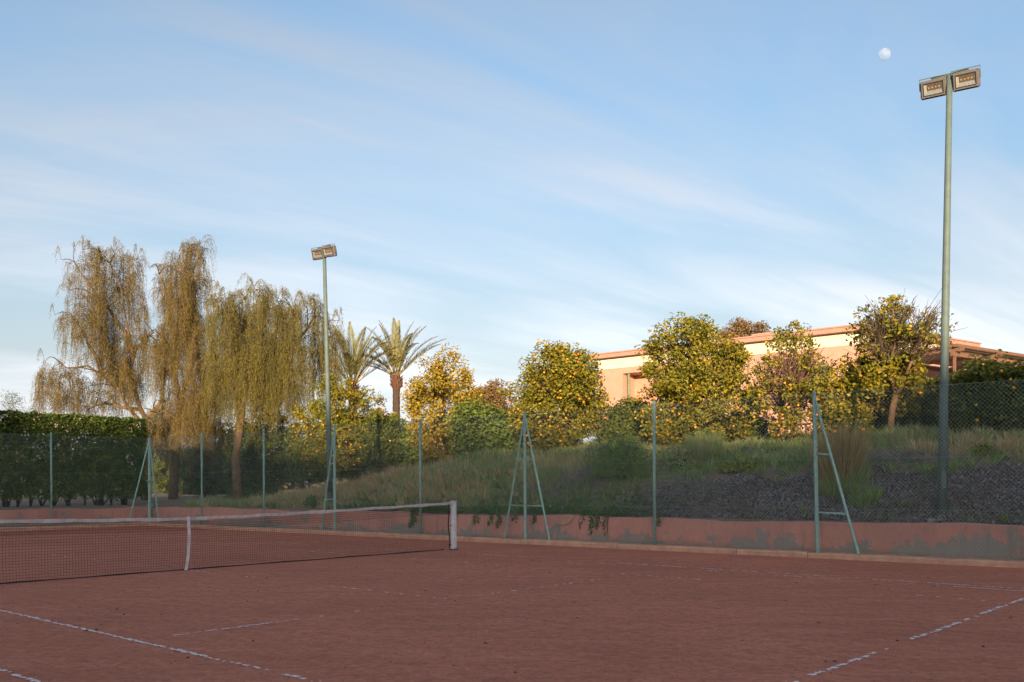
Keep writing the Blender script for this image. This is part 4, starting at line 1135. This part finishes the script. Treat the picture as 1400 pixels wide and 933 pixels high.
o = obj('blossom', leaf_mesh('blossom', P, rng.uniform(.035, .06, len(P)), rng.uniform(.03, .05, len(P)), rng), M_FLOWER, hedge); tag(o, kind='stuff')

# ------------------------------------------------------------------ bank planting
def px_of(P):
    d = P[:, 1]; u = FPX * P[:, 0] / d; v = FPX * (CAM_H - P[:, 2]) / d
    c, s = math.cos(-.005), math.sin(-.005)
    return 700 + u * c - v * s, 662 + u * s + v * c
def scatter(N, t0, t1, u0, u1, rng):
    t = rng.uniform(t0, t1, N); u = rng.uniform(u0, u1, N)
    xy = F0[None] + t[:, None] * TD + u[:, None] * WD
    z = ground_z(xy[:, 0], xy[:, 1])
    return np.concatenate([xy, z[:, None]], 1), t, u
def blades(name, P, hgt, wid, lean, rng, m, label, cat, clump=None):
    N = len(P)
    a = rng.uniform(0, 2 * math.pi, N); l = np.abs(rng.normal(0, lean, N))
    tip = P + np.stack([np.cos(a) * l * hgt, np.sin(a) * l * hgt, hgt * np.sqrt(np.clip(1 - l * l * .5, .15, 1))], 1)
    b = rng.uniform(0, math.pi, N); w = np.stack([np.cos(b), np.sin(b), np.zeros(N)], 1) * (wid / 2)[:, None]
    mid = P + (tip - P) * .55 + np.stack([np.cos(a) * -.08 * hgt, np.sin(a) * -.08 * hgt, .06 * hgt], 1)
    V = np.stack([P - w, P + w, mid + w * .8, tip, mid - w * .8], 1).reshape(-1, 3)
    o0 = np.arange(N)[:, None] * 5
    F = np.concatenate([o0 + np.array([[0, 1, 2]]), o0 + np.array([[0, 2, 4]]), o0 + np.array([[4, 2, 3]])], 0)
    ob = obj(name, mesh_from(name, V, F), m)
    if label: tag(ob, label, cat, kind='stuff')
    return ob
def gmask(t, u, ct, cu, rt, ru): return np.exp(-(((t - ct) / rt) ** 2 + ((u - cu) / ru) ** 2))
rng = np.random.default_rng(91)
def slate_edge(t): return np.interp(t, [-12, -2, 1, 3, 5.5, 7.0, 8.5], [2.5, 2.5, 2.4, 2.45, 2.2, 1.9, .5])
def tufts(NT_, per, t0, t1, u0, u1, rng, sel, h0, h1, sp, wid):
    """many small tufts of splayed blades where sel(t, u) says so; returns roots, heights, lean directions"""
    P, t, u = scatter(NT_, t0, t1, u0, u1, rng)
    k = rng.random(NT_) < sel(t, u); P, t, u = P[k], t[k], u[k]
    n = len(P); hs = rng.uniform(h0, h1, n) * np.clip(.9 + .45 * wob(t * .8, u * 1.1), .4, 1.6)
    m = rng.poisson(per, n); idx = np.repeat(np.arange(n), m); N = len(idx)
    a = rng.uniform(0, 6.283, N); r = np.sqrt(rng.random(N)) * .10
    R = P[idx] + np.stack([np.cos(a) * r, np.sin(a) * r, 0 * a], 1)
    h = hs[idx] * rng.uniform(.5, 1.1, N); out = np.clip(rng.normal(.45, .25, N), 0, 1.1) * sp
    bend = rng.normal(0, .25, (n, 2))[idx]
    tip = R + np.stack([(np.cos(a) * out + bend[:, 0]) * h, (np.sin(a) * out + bend[:, 1]) * h, h * np.clip(1 - out * .45, .3, 1)], 1)
    b = rng.uniform(0, 3.14, N); w = np.stack([np.cos(b), np.sin(b), 0 * b], 1) * (wid * rng.uniform(.6, 1.3, N) / 2)[:, None]
    mid = R + (tip - R) * .5 + np.array((0, 0, .12)) * h[:, None]
    V = np.stack([R - w, R + w, mid + w * .85, tip, mid - w * .85], 1).reshape(-1, 3)
    o0 = np.arange(N)[:, None] * 5
    F = np.concatenate([o0 + np.array([[0, 1, 2]]), o0 + np.array([[0, 2, 4]]), o0 + np.array([[4, 2, 3]])], 0)
    return V, F
def straw_w(t, u): return gmask(t, u, 20.3, 2.6, 2.8, 1.8) + .9 * gmask(t, u, .6, 3.9, 1.8, .7) + .5 * gmask(t, u, 14.8, 1.6, 2.0, .8) + .35 * gmask(t, u, 11.8, 3.6, 1.2, .8)
def off_slate(t, u): return np.where((t < 8.6) & (u < slate_edge(t) + .35 * wob(t * 1.6, u * 1.4)), .05 + .35 * (wob(t * 1.3 + 3, u * 1.7) > .5), 1.0)
def sel_dry(t, u): return off_slate(t, u) * np.clip(straw_w(t, u), 0, 1)
def sel_mix(t, u): return off_slate(t, u) * ((t > 10.5) | (u > 3.6)) * np.clip(1 - straw_w(t, u), .1, 1) * .85
def sel_grn(t, u): return off_slate(t, u) * np.clip(1 - straw_w(t, u), 0, 1) * np.clip(.35 + .6 * wob(t * .9 + 2, u * 1.2) + .5 * ((t < 11) & (u < 3.6)) + .4 * (u > 4.5) * (t < 6), 0, 1)
V, F = tufts(5200, 22, 9, 26, .62, 7, rng, sel_dry, .22, .55, .8, .016)
V2, F2 = tufts(2600, 22, -9, 9, 1.5, 7, rng, sel_dry, .2, .5, .9, .016)
o = obj('dry_grass', mesh_from('dry_grass', np.concatenate([V, V2]), np.concatenate([F, F2 + len(V)])), M_DRY); tag(o, 'straw-coloured dry grass on the mound by the slim pole', 'grass', kind='stuff')
V, F = tufts(9000, 17, -10, 27, .62, 10, rng, sel_mix, .16, .46, 1.0, .02)
o = obj('dull_grass', mesh_from('dull_grass', V, F), M_MIXGRASS); tag(o, 'dull green and buff grass over most of the bank', 'grass', kind='stuff')
V, F = tufts(7500, 15, -10, 26, .62, 9, rng, sel_grn, .12, .36, 1.1, .022)
o = obj('green_grass', mesh_from('green_grass', V, F), M_GRASS); tag(o, 'short green grass in patches on the bank', 'grass', kind='stuff')
# slate chips
P, t, u = scatter(110000, -10, 9.2, .58, 3.2, rng)
k_ = (u < slate_edge(t) + .35 * wob(t * 1.6, u * 1.4) + .12) & ((t < 8.6))
P = P[k_]; N = len(P)
o = obj('slate_chips', leaf_mesh('slate_chips', P + np.stack([np.zeros(N), np.zeros(N), rng.uniform(0, .07, N)], 1), rng.uniform(.03, .075, N) * np.where(rng.random(N) < .08, 2.3, 1), rng.uniform(.02, .045, N), rng, fold=.2, up_bias=.5), M_SLATE)
tag(o, 'dark purple-grey slate mulch on the slope beside the near floodlight pole', 'mulch', kind='stuff')
# dead grey twiggy plants
def twig_heap(label, px, py, u, N, rt, ru, seed, hgt=.3):
    rng = np.random.default_rng(seed); c = on_u(px, py, u)
    t0, u0 = to_tu(c.x, c.y)
    t = t0 + rng.normal(0, rt, N); uu = u0 + rng.normal(0, ru, N)
    xy = F0[None] + t[:, None] * TD + uu[:, None] * WD
    P = np.concatenate([xy, ground_z(xy[:, 0], xy[:, 1])[:, None] + rng.uniform(0, hgt, N)[:, None] * .6], 1)
    o = obj('dead_brush', leaf_mesh('dead_brush', P, rng.uniform(.12, .3, N), rng.uniform(.008, .018, N), rng), M_DEAD)
    return tag(o, label, 'brush', 'heaps of dead brush on the bank', 'stuff')
twig_heap('heap of dead grey brush beside the fully braced post', 782, 668, 2.2, 2600, .55, .55, 3)
twig_heap('dead grey brush patch by the plain post at the edge of the slate', 915, 680, 1.4, 2600, .6, .4, 4)
twig_heap('bleached dry brush beside the tall straw grass clump', 1215, 628, 3.3, 2400, .7, .35, 5)
# creeper mat over the top of the wall
rng = np.random.default_rng(95)
P, t, u = scatter(26000, 6.6, 17.6, .30, 1.7, rng)
k_ = rng.random(len(t)) < np.exp(-((u - .75) / .45) ** 2) * np.clip(.45 + .8 * wob(t * 1.1, u), 0, 1) + .15 * gmask(t, u, 8.3, 1.2, 1.2, .7)
P = P[k_]; P[:, 2] = np.maximum(P[:, 2], .70) + rng.uniform(.0, .16, len(P))
o = obj('ground_creeper', leaf_mesh('ground_creeper', P, rng.uniform(.05, .09, len(P)), rng.uniform(.03, .055, len(P)), rng, up_bias=.8), M_CREEP)
tag(o, 'bright green creeper matting the top edge of the salmon wall', 'creeper', kind='stuff')
def vine(label, px, drop, spread, seed, brown=False):
    rng = np.random.default_rng(seed)
    c = on_u(px, 702, .26); t0, _ = to_tu(c.x, c.y)
    root = thing('trailing_vine', tu(float(t0), .4, .70), label, 'vine', 'vines trailing over the salmon wall')
    mb = MB(); L = []
    for g in range(max(2, int(spread / .05))):
        tt = float(t0) + rng.uniform(-spread, spread); ln = drop * rng.uniform(.45, 1)
        pts = [tu(tt + rng.normal(0, .03), .5, .74), tu(tt, .30, .73), tu(tt + rng.normal(0, .03), .225, .70 - ln * .5), tu(tt + rng.normal(0, .04), .235, .70 - ln)]
        mb.tube(pts, [.009, .008, .006, .004], 4)
        for q in range(int(10 + 90 * ln)):
            f = rng.random() ** .8 * 2.99; i = int(f); p = pts[i] + (pts[i + 1] - pts[i]) * (f - i)
            L.append((p.x + rng.normal(0, .035), p.y + rng.normal(0, .03), p.z + rng.normal(0, .03)))
    mb.build('stem', M_TWIG, root)
    if brown: L = L[: len(L) // 4]
    L = np.array(L)
    # keep the leaves on the court side of the render
    tt, uu = to_tu(L[:, 0], L[:, 1]); bad = (L[:, 2] < .70) & (uu > .26)
    L[bad, 0] -= WD[0] * (uu[bad] - .235); L[bad, 1] -= WD[1] * (uu[bad] - .235)
    tag(obj('leaves', leaf_mesh('leaves', L, rng.uniform(.045, .08, len(L)), rng.uniform(.03, .05, len(L)), rng), M_CREEP if not brown else M_OLIVE, root), kind='stuff')
vine('leafy vine spilling over the wall beside the tennis net post', 564, .42, .22, 1)
for i, (px, dr, sp_) in enumerate([(627, .22, .1), (651, .36, .09), (670, .28, .08), (684, .38, .07), (704, .24, .12), (733, .26, .14)]):
    vine('short green vine tassel hanging over the salmon wall near the fully braced post', px, dr, sp_, 10 + i)
vine('dark leafy vine hanging over the wall past the beige hose', 812, .44, .2, 20)
vine('nearly bare brown vine arching over the wall next to the dark leafy vine', 834, .5, .2, 21, True)
vine('bare brown vine stems between the hose and the dark leafy vine', 795, .5, .08, 22, True)
vine('little vine sprig on the wall behind the plain post by the slate', 901, .2, .08, 23)
# grass clumps and small plants
def tussock(name, label, px, py, u, rad, hgt, N, m, seed, cat='ornamental grass', splay=.45, group=None):
    rng = np.random.default_rng(seed)
    c = on_u(px, py, u); c.z = gz(c)
    root = thing(name, c, label, cat, group)
    r = np.sqrt(rng.random(N)) * rad * .45; a = rng.uniform(0, 6.283, N)
    P = np.stack([c.x + np.cos(a) * r, c.y + np.sin(a) * r, np.zeros(N)], 1); P[:, 2] = ground_z(P[:, 0], P[:, 1])
    h = hgt * rng.uniform(.5, 1, N)
    out = np.abs(rng.normal(0, 1, N)) * splay * .62 + (r / (rad * .45)) * splay * .35; a = a + rng.normal(0, .5, N)
    h = h * np.clip(1.15 - .55 * out, .4, 1.1)
    tip = P + np.stack([np.cos(a) * out * h, np.sin(a) * out * h, h * np.sqrt(np.clip(1 - out ** 2 * .7, .1, 1))], 1)
    b = rng.uniform(0, 3.14, N); w = np.stack([np.cos(b), np.sin(b), 0 * b], 1) * .007
    mid = P + (tip - P) * .55 + np.array((0, 0, .06)) * hgt
    V = np.stack([P - w, P + w, mid + w * .8, tip, mid - w * .8], 1).reshape(-1, 3)
    o0 = np.arange(N)[:, None] * 5
    F = np.concatenate([o0 + np.array([[0, 1, 2]]), o0 + np.array([[0, 2, 4]]), o0 + np.array([[4, 2, 3]])], 0)
    tag(obj('blades', mesh_from('blades', V, F), m, root), kind='stuff')
    return root
tussock('straw_grass_clump', 'tall straw-coloured grass clump behind the half-braced post by the slate', 1148, 690, 2.1, .75, 1.25, 2000, M_STRAWCLUMP, 1, splay=.38)
tussock('straw_grass_clump', 'short greenish grass skirt round the foot of the tall straw clump', 1152, 694, 1.9, 1.1, .5, 1000, M_MIXGRASS, 4, splay=.8)
tussock('straw_grass_clump', 'greenish grass clump on the crest under the bushy orange tree', 962, 645, 4.0, .8, .85, 1600, M_MIXGRASS, 2)
tussock('straw_grass_clump', 'dark green grass clump in the slate right of the tall straw clump', 1184, 700, 1.3, .6, .38, 420, M_GRASS, 3, splay=.9)
def small_bush(name, label, px, py, u, r, h, N, m, seed, lf, cat, flower=None, group=None):
    rng = np.random.default_rng(seed)
    c = on_u(px, py, u); c.z = gz(c)
    root = thing(name, c, label, cat, group)
    st = MB()
    tips = []
    for i in range(26):
        a = rng.uniform(0, 6.283); q = c + Vector((math.cos(a) * r * rng.uniform(.2, .9), math.sin(a) * r * rng.uniform(.2, .9), h * rng.uniform(.45, 1)))
        st.tube([c + Vector((rng.normal(0, .04), rng.normal(0, .04), -.05)), c + (q - c) * .5 + Vector((0, 0, .08 * h)), q], [.014, .010, .005], 4); tips.append(q)
    st.build('stems', M_TWIG, root)
    d = rng.normal(0, 1, (N, 3)); d /= np.linalg.norm(d, axis=1)[:, None]; d[:, 2] = np.abs(d[:, 2])
    bump = 1 + .22 * wob(d[:, 0] * 5 + seed, d[:, 1] * 5) + .12 * wob(d[:, 0] * 11, d[:, 2] * 9)
    P = np.array(c) + d * np.array((r, r, h)) * (rng.random(N) ** .35 * bump)[:, None]
    tag(obj('foliage', leaf_mesh('bush', P, rng.uniform(.7, 1.2, N) * lf[0], rng.uniform(.7, 1.2, N) * lf[1], rng), m, root), kind='stuff')
    if flower:
        k = P[rng.choice(N, flower)]; k = np.repeat(k[np.argsort(-k[:, 2])[: flower // 2]], 5, 0) + rng.normal(0, .04, (flower // 2 * 5, 3))
        tag(obj('blossom', leaf_mesh('blossom', k, rng.uniform(.05, .09, len(k)), rng.uniform(.04, .06, len(k)), rng), M_PINK, root), kind='stuff')
    return root
small_bush('feathery_bush', 'soft dark green feathery bush between the fully braced post and the plain post', 852, 690, 2.6, .85, 1.05, 6000, M_GRASS, 1, (.14, .018), 'bush')
small_bush('feathery_bush', 'small low bush left of the feathery bush on the bank', 822, 660, 3.8, .6, .6, 2600, M_MIXGRASS, 2, (.12, .02), 'bush')
small_bush('flowering_shrub', 'coral-flowered little shrub on the bank right of the plain post', 930, 650, 3.4, .42, .55, 900, M_MIXGRASS, 3, (.08, .04), 'shrub', 26)
small_bush('flowering_shrub', 'coral blossom sprig under the dark shrub below the house', 860, 615, 5.2, .35, .6, 700, M_ORLEAF_D, 4, (.08, .04), 'shrub', 16)
small_bush('lime_plant', 'lime-green leafy plant at the top of the slate below the grass clump', 1012, 665, 2.9, .5, .36, 900, M_LIME, 5, (.10, .045), 'plant')
small_bush('lime_plant', 'small lime-green weed on the crest beyond the near floodlight pole', 1345, 640, 3.4, .3, .3, 400, M_LIME, 6, (.09, .04), 'plant')
small_bush('green_weed', 'bright green weed at the foot of the slim floodlight pole', 434, 698, 1.0, .45, .3, 1500, M_CREEP, 7, (.07, .04), 'plant')

# beige hose looped over the wall
hp = [(752, 690, .75), (753, 700, .55), (758, 711, .24), (766, 717, .22), (776, 716, .22), (784, 708, .24), (789, 703, .42), (794, 704, .6)]
MB().tube([on_u(a, b, c) for a, b, c in hp], .014, 8)
hb = MB(); pp = [on_u(a, b, c) for a, b, c in hp]
cur = []
for i in range(len(pp) - 1):
    p0, p1, p2, p3 = pp[max(i - 1, 0)], pp[i], pp[i + 1], pp[min(i + 2, len(pp) - 1)]
    for s in range(5):
        f = s / 5
        cur.append(.5 * ((2 * p1) + (p2 - p0) * f + (2 * p0 - 5 * p1 + 4 * p2 - p3) * f * f + (3 * p1 - p0 - 3 * p2 + p3) * f ** 3))
hose = thing('garden_hose', tu(*[float(x) for x in to_tu(pp[0].x, pp[0].y)], .72), 'beige garden hose looping down over the salmon wall', 'hose')
hb.tube(cur, .013, 8).build('tube', M_HOSE, hose, True)
MB().tube([cur[0], cur[0] + Vector((0, 0, .06))], .02, 8).build('fitting', M_ALU, hose)

# ------------------------------------------------------------------ salmon house
A3 = Vector((TD[0], TD[1], 0)); B3 = Vector((.81, .59, 0)).normalized()
HC = at_depth(1174, 447, 45.0); HZ = HC.z; HC.z = 0
def fac(px, py=None, inset=0.0):
    """distance along the long facade (from the near corner) and height seen through a pixel"""
    kx, m = ray(px, py if py is not None else 500)
    # (HC + A*s).x = k * (HC + A*s).y
    s = (kx * HC.y - HC.x) / (A3.x - kx * A3.y)
    d = HC.y + A3.y * s
    return s, CAM_H + m * d
nrm_f = Vector((-WD[0], -WD[1], 0))                       # outwards from the long facade
nrm_r = Vector((B3.y, -B3.x, 0))
LEN = fac(818)[0]
house = thing('house', HC + A3 * 6 + Vector((0, 0, 3.0)), 'flat-roofed salmon house with a cream band under the eaves, beyond the orange trees', 'house')
G0 = 2.6
def fwall(mb, s0, s1, z0, z1, th=.3, out=0.0): mb.box(HC + A3 * s0 + nrm_f * out + Vector((0, 0, z0)), A3 * (s1 - s0), nrm_f * -th, (0, 0, z1 - z0))
def rwall(mb, s0, s1, z0, z1, th=.3, out=0.0): mb.box(HC + B3 * s0 + nrm_r * out + Vector((0, 0, z0)), B3 * (s1 - s0), nrm_r * -th, (0, 0, z1 - z0))
ZC0 = HZ - .22 - .62                                       # bottom of the cream band
al0, alz = fac(851, 511); al1, _ = fac(938, 500)
w0, wz1 = fac(1133, 497); w1, wz0 = fac(1098, 530)
m = MB()
fwall(m, al0, LEN, G0, ZC0); fwall(m, al1, al0, alz, ZC0); fwall(m, w1, al1, G0, ZC0)
fwall(m, w0, w1, wz1, ZC0); fwall(m, w0, w1, G0, wz0); fwall(m, 0, w0, G0, ZC0)
rw0, rw1 = 3.2, 4.8
wall = m.build('wall', M_SALMON, house)
m = MB(); rwall(m, .32, 10, G0, ZC0); m.build('wall', M_SALMON, house)
m = MB(); fwall(m, 0, LEN, ZC0 + .002, HZ - .22, .3, .03); m.build('cream_band', M_CREAM, house)
m = MB(); rwall(m, .35, 10, ZC0 + .002, HZ - .22, .3, .03); m.build('cream_band', M_CREAM, house)
# side and rear walls
m = MB(); e0 = HC + A3 * LEN; m.box(e0 + Vector((0, 0, G0)) - nrm_f * .3, A3 * -.3, B3 * 9.6, (0, 0, HZ - .22 - G0)); m.build('wall', M_SALMON, house)
m = MB(); m.box(HC + B3 * 10 + Vector((0, 0, G0)), A3 * (LEN - .3), B3 * -.3, (0, 0, HZ - .22 - G0)); m.build('wall', M_SALMON, house)
def quad_slab(p, z0, z1): 
    vs = [(q.x, q.y, z0) for q in p] + [(q.x, q.y, z1) for q in p]
    return vs, [(3, 2, 1, 0), (4, 5, 6, 7), (0, 1, 5, 4), (1, 2, 6, 5), (2, 3, 7, 6), (3, 0, 4, 7)]
ov = .42
m = MB(); c0 = HC - A3 * ov - B3 * ov; m.add(*quad_slab([c0, c0 + A3 * (LEN + 2 * ov), c0 + A3 * (LEN + 2 * ov) + B3 * (10 + 2 * ov), c0 + B3 * (10 + 2 * ov)], HZ - .219, HZ))
roof = m.build('roof', M_EAVE, house)
m = MB(); c1_ = HC - A3 * (ov + .06) - B3 * (ov + .06); m.add(*quad_slab([c1_, c1_ + A3 * (LEN + 2 * ov + .12), c1_ + A3 * (LEN + 2 * ov + .12) + B3 * (10 + 2 * ov + .12), c1_ + B3 * (10 + 2 * ov + .12)], HZ + .001, HZ + .07))
m.build('coping', M_EAVE, roof)
cs_, _ = fac(1024); m = MB(); cb = HC + A3 * (cs_ - .4) - nrm_f * 1.6 + Vector((0, 0, HZ + .071)); m.box(cb, A3 * .9, nrm_f * -.8, (0, 0, .34)).box(cb + Vector((0, 0, .341)) - A3 * .08 + nrm_f * .08, A3 * 1.06, nrm_f * -.96, (0, 0, .08)); m.build('chimney', M_EAVE, roof)
# recessed veranda
dep = 1.3
m = MB(); fwall(m, al1 - .3, al0 + .3, G0, alz + .02, .2, -dep); m.build('veranda_wall', M_SALMON, house)
m = MB(); m.box(HC + A3 * al0 - nrm_f * .301 + Vector((0, 0, G0)), A3 * .25, nrm_f * -(dep - .302), (0, 0, alz - G0)); m.build('reveal', M_SALMON, house)
m = MB(); m.box(HC + A3 * al1 - nrm_f * .301 + Vector((0, 0, G0)), A3 * -.25, nrm_f * -(dep - .302), (0, 0, alz - G0)); m.build('reveal', M_SALMON, house)
m = MB(); m.box(HC + A3 * (al1 - .25) - nrm_f * .301 + Vector((0, 0, alz + .004)), A3 * (al0 - al1 + .5), nrm_f * -(dep + .1), (0, 0, .15)); m.build('veranda_ceiling', M_SALMON, house)
m = MB(); m.box(HC + A3 * (al1 - .25) - nrm_f * .301 + Vector((0, 0, 3.2)), A3 * (al0 - al1 + .5), nrm_f * -(dep - .302), (0, 0, .15)); m.build('veranda_floor', M_CONC, house)
for px in (857.5, 905, 932):
    s, _ = fac(px); p = HC + A3 * s - nrm_f * .16
    MB().tube([p + Vector((0, 0, G0)), p + Vector((0, 0, alz))], .085, 12).build('column', M_GREENFRAME, house, True)
def window(s0, s1, z0, z1, out, name='window'):
    base_ = HC + nrm_f * out
    f = .09
    fr = MB()
    fr.box(base_ + A3 * s0 + Vector((0, 0, z0)), A3 * (s1 - s0), nrm_f * -.08, (0, 0, f)); fr.box(base_ + A3 * s0 + Vector((0, 0, z1 - f)), A3 * (s1 - s0), nrm_f * -.08, (0, 0, f))
    for s in (s0, (s0 + s1) / 2 - f / 2, s1 - f): fr.box(base_ + A3 * s + Vector((0, 0, z0 + f)), A3 * f, nrm_f * -.08, (0, 0, z1 - z0 - 2 * f))
    o = fr.build(name, M_GREENFRAME, house)
    for s in (s0 + f, (s0 + s1) / 2 + f / 2):
        MB().box(base_ + A3 * s + nrm_f * -.035 + Vector((0, 0, z0 + f)), A3 * ((s1 - s0) / 2 - f * 1.5), nrm_f * -.015, (0, 0, z1 - z0 - 2 * f)).build('pane', M_GLASS, o)
    return o
window(w0 + .002, w1 - .002, wz0 + .002, wz1 - .002, -.12)
vs0, _ = fac(902); vs1, _ = fac(881); window(vs0 - .8, vs1 - .1, 3.4, alz - .15, -dep + .082)
m = MB(); m.box(HC + A3 * (w0 - .08) + nrm_f * .06 + Vector((0, 0, wz0 - .082)), A3 * (w1 - w0 + .16), nrm_f * -.06, (0, 0, .08)); m.build('window_sill', M_CREAM, house)

# pergola against the house end
pg = thing('pergola', HC + B3 * 5 + nrm_r * 1 + Vector((0, 0, 3.0)), 'brown slatted pergola on posts beside the house end wall', 'pergola')
PZ0 = at_depth(1300, 490, 42).z
PZ0 = 7.2
pa = HC + B3 * .8 + nrm_r * .5
PW, PD_ = 17.0, 4.0
for i in range(12):
    f = i / 11
    o0 = pa + nrm_r * (PD_ * f)
    MB().box(o0 - B3 * .3 + Vector((0, 0, PZ0 + .262)), B3 * (PW + .6), nrm_r * .045, (0, 0, .13)).build('slat', M_PERG, pg)
for i in range(6):
    o0 = pa + B3 * (PW * i / 5)
    MB().box(o0 - nrm_r * .2 + Vector((0, 0, PZ0 + .08)), nrm_r * (PD_ + .4), B3 * .09, (0, 0, .18)).build('rafter', M_PERG, pg)
for w in (.15, PD_ - .3):
    MB().box(pa + nrm_r * w - B3 * .2 + Vector((0, 0, PZ0 - .12)), B3 * (PW + .4), nrm_r * .12, (0, 0, .199)).build('beam', M_PERG, pg)
for i in range(4):
    q = pa + B3 * (PW * i / 3 * .985) + nrm_r * (PD_ - .29); q.z = 0
    zb = gz(q) - .1
    MB().box(q + Vector((0, 0, zb)), B3 * .1, nrm_r * .1, (0, 0, PZ0 - .121 - zb)).build('post', M_PERG, pg)

# small garden table under the thin orange tree
tp = at_depth(1096, 579, 36); tz = tp.z; gzt = gz(tp)
tb = thing('garden_table', Vector((tp.x, tp.y, gzt)), 'small terracotta-topped table on green legs below the house window', 'table')
MB().tube([Vector((tp.x, tp.y, tz - .05)), Vector((tp.x, tp.y, tz))], .34, 20).build('tabletop', M_EAVE, tb)
for a in (.6, 2.2, 3.8, 5.4):
    MB().tube([Vector((tp.x + math.cos(a) * .26, tp.y + math.sin(a) * .26, gzt - .02)), Vector((tp.x + math.cos(a) * .2, tp.y + math.sin(a) * .2, tz - .05))], .022, 6).build('leg', M_GREENFRAME, tb)

# ------------------------------------------------------------------ the moon
MD = 4000.0
mc = at_depth(1209, 75, MD)
MR = 7.6 / FPX * MD * math.sqrt(1 + ray(1209, 75)[0] ** 2 + ray(1209, 75)[1] ** 2) * .96
V, F = IV.copy(), IF
mv = []; mf = []
for i in range(17):
    th = math.pi * i / 16
    for j in range(32):
        ph = 2 * math.pi * j / 32; mv.append((mc.x + MR * math.sin(th) * math.cos(ph), mc.y + MR * math.sin(th) * math.sin(ph), mc.z + MR * math.cos(th)))
for i in range(16):
    for j in range(32): mf.append((i * 32 + j, (i + 1) * 32 + j, (i + 1) * 32 + (j + 1) % 32, i * 32 + (j + 1) % 32))
moon = MB().add(mv, mf).build('moon', M_MOON, None, True)
tag(moon, 'pale gibbous moon high in the blue sky', 'moon')
